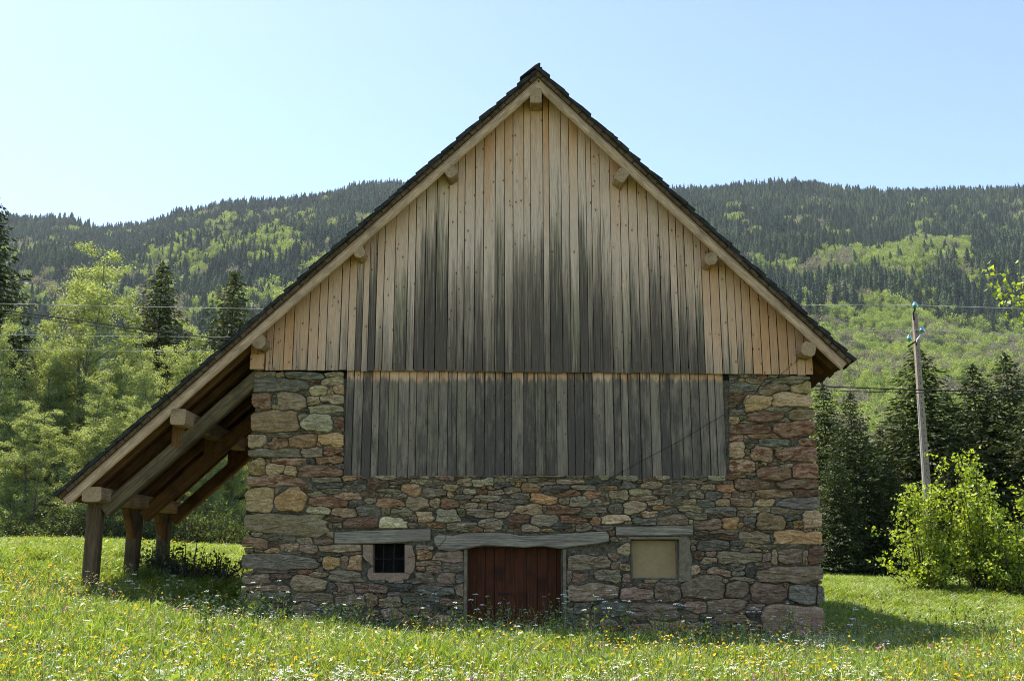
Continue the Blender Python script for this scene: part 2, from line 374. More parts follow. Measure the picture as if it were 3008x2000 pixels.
o = bpy.data.objects.new('mountain', np_mesh('mountain', np.stack([B_ * T_, T_ + CAM_Y, Z_], -1).reshape(-1, 3), grid_faces(len(tt), len(tb)), mm, smooth=True))
link(o, kind='structure')

# ---- instancing for the masses nobody can count
def scatter(name, pts, scl, rot, idx, protos, **k):
    """one object: small plants or far trees set on points (geometry nodes)"""
    me = bpy.data.meshes.new(name); n = len(pts); me.vertices.add(n); me.vertices.foreach_set('co', np.asarray(pts, np.float32).ravel())
    def att(nm, ty, arr, fld):
        a_ = me.attributes.new(nm, ty, 'POINT'); a_.data.foreach_set(fld, np.ascontiguousarray(arr).ravel())
    att('scl', 'FLOAT_VECTOR', np.asarray(scl, np.float32), 'vector'); att('rot', 'FLOAT_VECTOR', np.asarray(rot, np.float32), 'vector'); att('pid', 'INT', np.asarray(idx, np.int32), 'value')
    ob = link(bpy.data.objects.new(name, me), **k)
    nt = bpy.data.node_groups.new(name, 'GeometryNodeTree')
    nt.interface.new_socket('Geometry', in_out='INPUT', socket_type='NodeSocketGeometry'); nt.interface.new_socket('Geometry', in_out='OUTPUT', socket_type='NodeSocketGeometry')
    gi = nt.nodes.new('NodeGroupInput'); go = nt.nodes.new('NodeGroupOutput'); jn = nt.nodes.new('GeometryNodeJoinGeometry')
    def named(nm, ty):
        q = nt.nodes.new('GeometryNodeInputNamedAttribute'); q.data_type = ty; q.inputs[0].default_value = nm; return q.outputs[0]
    s_, r_, p_ = named('scl', 'FLOAT_VECTOR'), named('rot', 'FLOAT_VECTOR'), named('pid', 'INT')
    for i, po in enumerate(protos):
        oi = nt.nodes.new('GeometryNodeObjectInfo'); oi.inputs['Object'].default_value = po; oi.inputs['As Instance'].default_value = True
        ip = nt.nodes.new('GeometryNodeInstanceOnPoints')
        cmp_ = nt.nodes.new('FunctionNodeCompare'); cmp_.data_type = 'INT'; cmp_.operation = 'EQUAL'
        nt.links.new(p_, [q for q in cmp_.inputs if q.type == 'INT'][0]); [q for q in cmp_.inputs if q.type == 'INT'][1].default_value = i
        nt.links.new(gi.outputs[0], ip.inputs['Points']); nt.links.new(cmp_.outputs[0], ip.inputs['Selection'])
        nt.links.new(oi.outputs['Geometry'], ip.inputs['Instance']); nt.links.new(r_, ip.inputs['Rotation']); nt.links.new(s_, ip.inputs['Scale'])
        nt.links.new(ip.outputs[0], jn.inputs[0])
    nt.links.new(jn.outputs[0], go.inputs[0])
    md = ob.modifiers.new('scatter', 'NODES'); md.node_group = nt
    return ob
def proto(name, me): return bpy.data.objects.new(name, me)      # a pattern for scatter(), not itself in the scene

def cards(c, size, asp, rg, droop=None, normal_up=0.0):
    """diamond-shaped leaves: centres c (N,3), size (N,), length/width asp -> verts, quads"""
    n = len(c); d = rg.normal(size=(n, 3)) if droop is None else droop + rg.normal(size=(n, 3)) * .35
    d /= np.linalg.norm(d, axis=1, keepdims=True) + 1e-9
    q = rg.normal(size=(n, 3)); q[:, 2] += normal_up
    s = np.cross(d, q); s /= np.linalg.norm(s, axis=1, keepdims=True) + 1e-9
    L = size[:, None] * .5; Wd = L / asp
    nr = np.cross(d, s) * L * .25
    v = np.stack([c - d * L, c + s * Wd + nr, c + d * L, c - s * Wd + nr], 1).reshape(-1, 3)
    return v, np.arange(4 * n).reshape(n, 4)
def leaf_mesh(name, c, size, asp, mat, rg, **k):
    v, f = cards(c, size, asp, rg, **k)
    r = np.repeat(rg.random(len(c)), 4); cols = np.stack([r, r, r, np.ones_like(r)], 1)
    return np_mesh(name, v, f, mat, cols)

M['spruce_far'] = leaf_mat('far spruce', (.006, .017, .011), (.075, .105, .052), .12, .0, inst=.85)
M['leaf_far'] = leaf_mat('far broadleaf', (.16, .23, .04), (.34, .40, .11), .42, .02, inst=.6)
M['leaf_bare'] = leaf_mat('budding broadleaf', (.15, .145, .10), (.29, .27, .20), .3, .02, inst=.6)
def far_spruce(seed):
    """tiers of ragged drooping skirts, loosened with sprays"""
    rg = np.random.default_rng(seed); V, F = [], []; n = 70; nl = 8
    for i in range(nl):
        h = .04 + .90 * (i / nl) ** 1.02; r = .215 * (1 - h) ** .9 * rg.uniform(.85, 1.15) + .008; m_ = 7; a0 = rg.uniform(0, 6.28); b0 = len(V); V.append((rg.normal(0, .008), rg.normal(0, .008), min(1.0, h + .17)))
        for k in range(2 * m_):
            a_ = a0 + 3.1416 * k / m_; rr = r * (rg.uniform(.75, 1.2) if k % 2 == 0 else rg.uniform(.35, .6)); V.append((rr * math.cos(a_), rr * math.sin(a_), h - (rg.uniform(0, .04) if k % 2 == 0 else -.03)))
        for k in range(2 * m_): q = (k + 1) % (2 * m_); F.append((b0, b0 + 1 + k, b0 + 1 + q, b0))
    F = [(a, b, c) for a, b, c, d in F]
    h = rg.uniform(.04, 1.0, n); a_ = rg.uniform(0, 6.28, n); r = (.20 * (1 - h) ** .9 + .005) * rg.uniform(.6, 1.15, n)
    out = np.stack([np.cos(a_), np.sin(a_), np.zeros(n)], 1); c = out * r[:, None]; c[:, 2] = h - r * .25
    v, f = cards(c, rg.uniform(.05, .10, n) * (1.15 - .6 * h), 1.6, rg, droop=out * .9 + np.array([0, 0, -.7])); o = len(V)
    V = np.concatenate([np.array(V), v]); F = np.concatenate([np.array(F), f[:, [0, 1, 2]] + o, f[:, [0, 2, 3]] + o])
    q = rg.random(len(V)); return np_mesh('far_spruce', V, F, M['spruce_far'], np.stack([q, q, q, q], 1))
def far_broad(seed, mat, n=420, tall=1.0):
    rg = np.random.default_rng(seed); cl = rg.normal(size=(16, 3)); cl /= np.linalg.norm(cl, axis=1, keepdims=True)
    cl = cl * rg.uniform(.12, .30, (16, 1)); cl[:, 2] = cl[:, 2] * 1.15 * tall + .58
    c = cl[rg.integers(0, 16, n)] + rg.normal(size=(n, 3)) * .075; 
    c[:, 2] = np.maximum(c[:, 2], .05)
    return leaf_mesh('far_broadleaf', c, rg.uniform(.05, .10, n), 1.5, mat, rg)
SP = [proto('far_spruce', far_spruce(s)) for s in (1, 2, 3)]
BL = [proto('far_broadleaf', far_broad(s, M['leaf_far'])) for s in (4, 5, 6)] + [proto('far_broadleaf', far_broad(8, M['leaf_bare'], 300))]
def sample_slope(t0, t1, spacing):
    n = int(.78 * (t1 * t1 - t0 * t0) / spacing ** 2); t = np.sqrt(rng.uniform(t0 * t0, t1 * t1, n)); b_ = rng.uniform(-.78, .78, n); return b_, t
def broad_share(b_, t):
    """where broadleaved trees stand among the spruces"""
    x = b_ * t; nz = fbm(x / 120, t / 150, 21); nz2 = fbm(x / 45 + 9, t / 60, 31); k = np.interp(b_, _rb, _rt); e = np.interp(t, _td, _te) * k
    right = np.clip((.262 + .03 * (nz - .5) - e) / .012, 0, 1) * (b_ > .05)                       # lower slope on the right: all broadleaf
    mid = ((nz > .51) & (e < .312) & (e > .15)) * (b_ <= .05) * .55 + ((e < .17) & (b_ <= .05)) * .8
    fleck = (nz2 > .625) * .75 * (e < .365)
    glade = (np.abs(e - (.298 + .10 * np.clip(b_ - .37, -.1, .06))) < .013 + .014 * np.exp(-((b_ - .41) / .035) ** 2)) & (b_ > .305) & (b_ < .462) & (rng.random(len(b_)) < .93)
    return np.maximum(np.maximum(right, mid), np.maximum(fleck, glade * 1.0))
b1, t1 = sample_slope(520, 2120, 6.5); pb = broad_share(b1, t1); keep = rng.random(len(b1)) >= pb
z1 = mountain(b1, t1); H1 = rng.uniform(9, 29, len(b1)) * (.5 + 1.0 * fbm(b1 * t1 / 90, t1 / 90, 44))
pts = np.stack([b1 * t1, t1 + CAM_Y, z1], 1)[keep]; H1 = H1[keep]; nK = len(pts)
scatter('spruce_forest', pts, np.stack([H1 * rng.uniform(.85, 1.3, nK), H1 * rng.uniform(.85, 1.3, nK), H1], 1), np.stack([rng.normal(0, .03, nK), rng.normal(0, .03, nK), rng.uniform(0, 6.28, nK)], 1),
        rng.integers(0, 3, nK), SP, label='dark spruce forest covering the mountain side behind the barn', cat='forest', kind='stuff')
b2, t2 = sample_slope(170, 2050, 6.8); pb = broad_share(b2, t2); keep = rng.random(len(b2)) < pb
z2 = mountain(b2, t2); pts = np.stack([b2 * t2, t2 + CAM_Y, z2], 1)[keep]; nK = len(pts); H2 = rng.uniform(9, 16, nK) * np.where((pts[:, 0] < 0) | (pts[:, 1] > 1000), rng.uniform(.9, 1.6, nK), 1)
bare = fbm(pts[:, 0] / 40, pts[:, 1] / 40, 77) > np.where(pts[:, 0] < 0, .49, .55)
idx = np.where(bare & (rng.random(nK) < .75), 3, rng.integers(0, 3, nK))
wd = rng.uniform(.75, 1.05, nK) * H2
scatter('broadleaf_wood', pts, np.stack([wd, wd, H2], 1), np.stack([np.zeros(nK), np.zeros(nK), rng.uniform(0, 6.28, nK)], 1), idx, BL,
        label='pale spring green broadleaved wood on the lower mountain side', cat='woodland', kind='stuff')

# ================================================================ the barn
BY = 7.4                                   # depth of the stone house; the lean-to is shorter
LEAN_Y = 4.15
barn = empty('barn', (0.4, 3.0, -1.2), 'old alpine barn of rubble stone and weathered boards with a lean-to', 'barn')
VY = -0.42
A_ = PD(1240, 154, VY); RT = PD(1968, 824, VY); LT = PD(127, 1134, VY)
def slope(side):
    e = RT if side > 0 else LT; v = Vector((e.x - A_.x, e.z - A_.z)); L = v.length; d = v / L
    nrm = Vector((d.y, -d.x)) if side < 0 else Vector((-d.y, d.x))
    if nrm.y < 0: nrm = -nrm
    return d, nrm, L
def rp(side, s, off):
    d, nrm, L = slope(side); return (A_.x + d.x * s - nrm.x * off, A_.z + d.y * s - nrm.y * off)
def apex_s(side, off):
    d, nrm, L = slope(side); return off * nrm.x / d.x
def band(side, o0, o1, s0=None, s1=None):
    L = slope(side)[2]
    a0 = apex_s(side, o0) if s0 is None else s0; a1 = apex_s(side, o1) if s0 is None else s0
    e = L if s1 is None else s1
    q = [rp(side, a0, o0), rp(side, a1, o1), rp(side, e, o1), rp(side, e, o0)]
    return q if side > 0 else q[::-1]
def roof_z(x, off=.0):
    side = 1 if x > A_.x else -1; d, nrm, L = slope(side); s = (x - A_.x + nrm.x * off) / d.x
    return A_.z + d.y * s - nrm.y * off
WLX = PD(578, 870).x                        # left wall corner
sL = (WLX - .15 - A_.x) / slope(-1)[0].x
# roof decks
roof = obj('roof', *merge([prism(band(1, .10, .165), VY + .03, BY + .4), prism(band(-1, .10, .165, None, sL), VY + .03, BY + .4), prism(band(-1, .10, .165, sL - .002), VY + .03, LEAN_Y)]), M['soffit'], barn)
obj('shingle_cover', *merge([prism(band(1, .035, .098, .05, slope(1)[2] - .05), VY + .25, BY + .42), prism(band(-1, .035, .098, .05, sL), VY + .25, BY + .42), prism(band(-1, .035, .098, sL - .002, slope(-1)[2] - .05), VY + .25, LEAN_Y + .02)]), M['shingle'], roof)
for side in (1, -1):                        # verge: stacked shingle ends, then the two edge boards
    d, nrm, L = slope(side); ang = math.atan2(d.y, d.x)
    s = .02
    while s < L - .05:
        ln = random.uniform(.15, .24); q = band(side, .082 + random.uniform(-.008, .008), .145, s, min(L, s + ln - random.uniform(.008, .018)))
        obj('shingle', *prism(q, VY - .02 + random.uniform(-.012, .012), VY + .24), M['shingle_end'], roof); s += ln
    s = -.02
    while s < L - .02:
        ex = random.uniform(.14, .38); e = min(L + random.uniform(-.01, .05), s + ex + random.uniform(.05, .2)); u = random.uniform(-.018, .008)
        p = [rp(side, s, .050), rp(side, s, .082), rp(side, e, .070), rp(side, e, -.004 - u), rp(side, (s + e) / 2, .012 - u * .5 + random.uniform(-.008, .008))]
        if side < 0: p = p[::-1]
        obj('shingle', *prism(p, VY - .06 + random.uniform(-.03, .03), VY + .3), M['shingle'], roof); s += ex
    # moulding strip and edge board, built in their own frames
    def edge_board(nm, o0, o1, y0, y1, mat, wob):
        a_, b_ = rp(side, apex_s(side, (o0 + o1) / 2) - .02, (o0 + o1) / 2), rp(side, L - .03, (o0 + o1) / 2)
        beam(nm, (a_[0], (y0 + y1) / 2, a_[1]), (b_[0], (y0 + y1) / 2, b_[1]), y1 - y0, o1 - o0, mat, roof, up=(nrm.x, 0, nrm.y), wob=wob, ch=.02)
    edge_board('edge_strip', .146, .178, VY + .015, VY + .07, M['barge'], .0)
    edge_board('verge_board', .172, .315, VY + .0, VY + .065, M['barge'], .004)
    # rafters
    y = VY + .45; Lr = L - .12
    while y < BY:
        e = Lr if (side > 0 or y < LEAN_Y) else sL
        a_, b_ = rp(side, .2, .225), rp(side, e, .225)
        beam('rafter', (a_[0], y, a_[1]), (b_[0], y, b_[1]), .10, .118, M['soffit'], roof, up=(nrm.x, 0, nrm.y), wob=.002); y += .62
    yr = (BY + .35) if side > 0 else LEAN_Y - .05
    a_, b_ = rp(side, .2, .235), rp(side, L - .03, .235)
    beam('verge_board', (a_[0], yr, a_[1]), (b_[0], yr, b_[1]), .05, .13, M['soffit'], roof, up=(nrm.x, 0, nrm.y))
# ragged shingle row along the right eave
y = VY
while y < BY:
    w = random.uniform(.09, .19); e = slope(1)[2] + random.uniform(-.02, .06)
    obj('shingle', *prism(band(1, .02, .09 + random.uniform(0, .03), slope(1)[2] - .3, e), y, y + w - .006), M['shingle'], roof); y += w
y = VY
while y < LEAN_Y:
    w = random.uniform(.09, .19); e = slope(-1)[2] + random.uniform(-.02, .06)
    obj('shingle', *prism(band(-1, .02, .09 + random.uniform(0, .03), slope(-1)[2] - .3, e), y, y + w - .006), M['shingle'], roof); y += w
# small cap slate standing up at the peak
obj('shingle', *prism([(A_.x - .34, A_.z - .24), (A_.x - .02, A_.z - .02), (A_.x + .035, A_.z + .03), (A_.x + .015, A_.z + .045), (A_.x - .06, A_.z + .0)], VY - .07, VY + .4), M['shingle'], roof)

# purlins: their ends stick out under the verge
def purlin(x, y, w, h, rot, y1, cut=.02):
    c = PD(x, y, VY + .02); a, b = w / 2, h / 2; cc = cut
    sec = [(-a + cc, -b), (a - cc, -b), (a, -b + cc), (a, b - cc), (a - cc, b), (-a + cc, b), (-a, b - cc), (-a, -b + cc)]
    sec = [(p[0] * math.cos(rot) - p[1] * math.sin(rot), p[0] * math.sin(rot) + p[1] * math.cos(rot)) for p in sec]
    return beam('purlin', (c.x, VY + .0 + random.uniform(-.02, .02), c.z), (c.x, y1, c.z), w, h, M['beam'], barn, section=sec, wob=.003)
for q in [(1234, 221, .21, .29, 0, BY, .012), (1037, 394, .20, .24, -.62, BY, .03), (1431, 404, .20, .24, .62, BY, .03), (826, 579, .20, .23, -.55, BY, .06), (1637, 596, .21, .24, .6, BY, .07),
          (597, 786, .22, .26, 0, BY, .07), (1861, 804, .24, .24, .25, BY, .05), (411, 960, .26, .27, .05, LEAN_Y - .3, .03), (211, 1138, .32, .24, -.04, LEAN_Y - .02, .03)]:
    purlin(*q)

# ---------------------------------------------------------------- boards
back = obj('board_backing', *merge([prism([(WLX, 3.2), (PD(1872, 860).x, 3.15), (PD(1872, 860).x, roof_z(PD(1872, 860).x, .3)), (A_.x, A_.z - .45), (WLX, roof_z(WLX, .3))], .053, .07),
                                    box(PD(800, 900).x, PD(1665, 900).x, .075, .1, P(1500, 1425).z, 3.22)]), M['void'], barn)  # added dark sheet: blackens the board gaps and stops light leaking through
def roof_poly(x0, x1, zb0, zb1, off=.2):
    q = [(x0, zb0), (x1, zb1), (x1, roof_z(x1, off))]
    if x0 < A_.x < x1: q.append((A_.x, A_.z - off * 1.35))
    return q + [(x0, roof_z(x0, off))]
UP = [733.5, 754.5, 777.7, 799, 831, 858, 902, 931, 955, 995.5, 1018, 1041, 1060, 1078, 1099, 1121, 1152.7, 1190.9, 1214, 1243.5, 1276, 1312, 1339, 1360.4, 1392, 1418, 1453, 1481.6, 1507, 1540.4,
      1560.3, 1598.5, 1617.9, 1654.2, 1678.4, 1705.7, 1729.9, 1746, 1772.3, 1802.6, 1832.9, 1857, 1884.4, 1914.7, 1948, 1978.3, 1999.4, 2023.6, 2051, 2073, 2096, 2124, 2145, 2169, 2188, 2214, 2241, 2266, 2290, 2319, 2343, 2367, 2390]
for i in range(len(UP) - 1):
    yb = 1086 + 14 * (UP[i] - 733) / 1657 + (random.uniform(-3, 3) if random.random() < .3 else random.uniform(-.6, .6))
    a, b = P(UP[i], yb, -.06), P(UP[i + 1], yb, -.06); gp = random.uniform(.004, .008); yf = -.062 + random.uniform(-.005, .005)
    obj('plank', *chamfer_prism(roof_poly(a.x + gp, b.x - gp, a.z, b.z), yf, yf + .024, .003), M['plank_up'], back)
LO6 = [70, 160, 270, 375, 460, 565, 675, 800, 885, 1015, 1140, 1245, 1350, 1460, 1560, 1665, 1790, 1895, 1980, 2115, 2245]; LO7 = [205, 330, 455, 540, 645, 745, 880, 985, 1070, 1155, 1290, 1410, 1520, 1635, 1770, 1870, 1970, 2075, 2155, 2255]
LO = [1000 + v / 3.932 for v in LO6] + [1550 + v / 3.932 for v in LO7]
for i in range(len(LO) - 1):
    yb = 1406 + random.uniform(-3, 3); yb += 12 if i < 2 else 0; yb -= 10 if 17 < i < 23 else 0; yb += 8 if 27 < i < 32 else 0
    a, b = P(LO[i], 1105, .02), P(LO[i + 1], 1105, .02); zb = P(1500, yb, .02).z; gp = random.uniform(.004, .009); yf = .018 + random.uniform(-.007, .007)
    obj('plank', *chamfer_prism([(a.x + gp, zb), (b.x - gp, zb), (b.x - gp, 3.36), (a.x + gp, 3.36)], yf, yf + .024, .003), M['plank_lo'], back)
# short corner boards below the left wall purlin, and the sill edge of the gable boarding
for x0, x1 in ((577, 590), (591, 607)):
    a, b = PD(x0, 816, -.09), PD(x1, 850, -.09); obj('plank', *chamfer_prism([(a.x, b.z), (b.x, b.z), (b.x, a.z), (a.x, a.z)], -.10, -.065, .004), M['plank_up'], back)

# ---------------------------------------------------------------- stone wall
wl, wr = P(742, 1300).x + .10, P(2398, 1300).x - .10; zt, zb = P(1500, 1092).z, -2.0
def rect(sx0, sy0, sx1, sy1, Y=.05):
    a, b = P(sx0, sy0, Y), P(sx1, sy1, Y); return a.x, b.x, b.z, a.z
W1, W2, DR = rect(1094, 1596, 1189, 1681), rect(1853, 1577, 1996, 1700), rect(1371, 1606, 1655, 2300)
cells = []
def column(x0, x1, hole):
    if hole is None: cells.append(box(x0, x1, .062, .5, zb, zt)); return
    cells.append(box(x0, x1, .062, .5, hole[3], zt))
    if hole[2] > zb: cells.append(box(x0, x1, .062, .5, zb, hole[2]))
column(wl, W1[0], None); column(W1[0], W1[1], W1); column(W1[1], DR[0], None); column(DR[0], DR[1], DR); column(DR[1], W2[0], None); column(W2[0], W2[1], W2); column(W2[1], wr, None)
wall = obj('stone_wall', *merge(cells), M['mortar'], barn)
# mortar bed: an uneven sheet that comes flush with the stones in places and lies deep in others
nx_, nz_ = 250, 110; mx_, mz_ = np.meshgrid(np.linspace(wl + .02, wr - .02, nx_), np.linspace(-1.5, zt - .01, nz_))
my_ = .058 - .050 * np.clip((fbm(mx_ * 3.1 + 9, mz_ * 4.3, 61) - .38) * 3.2, 0, 1) + .012 * (vnoise(mx_ * 26, mz_ * 30, 62) - .5)
ff = grid_faces(nz_, nx_); cxm = mx_.ravel()[ff].mean(1); czm = mz_.ravel()[ff].mean(1); keep = np.ones(len(ff), bool)
for hx0, hx1, hz0, hz1 in (W1, W2, DR): keep &= ~((cxm > hx0 - .03) & (cxm < hx1 + .03) & (czm > hz0 - .03) & (czm < hz1 + .03))
keep &= ~((cxm > P(1008, 1200).x) & (cxm < P(2145, 1200).x) & (czm > P(1500, 1398).z))
link(bpy.data.objects.new('mortar', np_mesh('mortar', np.stack([mx_, my_, mz_], -1).reshape(-1, 3), ff[keep], M['mortar'], smooth=True)), wall)
obj('side_wall', *box(wl + .003, wl + .5, .5, BY, zb, zt + .02), M['side_wall'], barn)
obj('side_wall', *box(wr - .5, wr - .003, .5, BY, zb, zt + .02), M['side_wall'], barn)
obj('rear_wall', *prism([(wl + .5, zb), (wr - .5, zb), (wr - .5, roof_z(wr - .5, .35)), (A_.x, A_.z - .5), (wl + .5, roof_z(wl + .5, .35))], BY - .5, BY), M['side_wall'], barn)

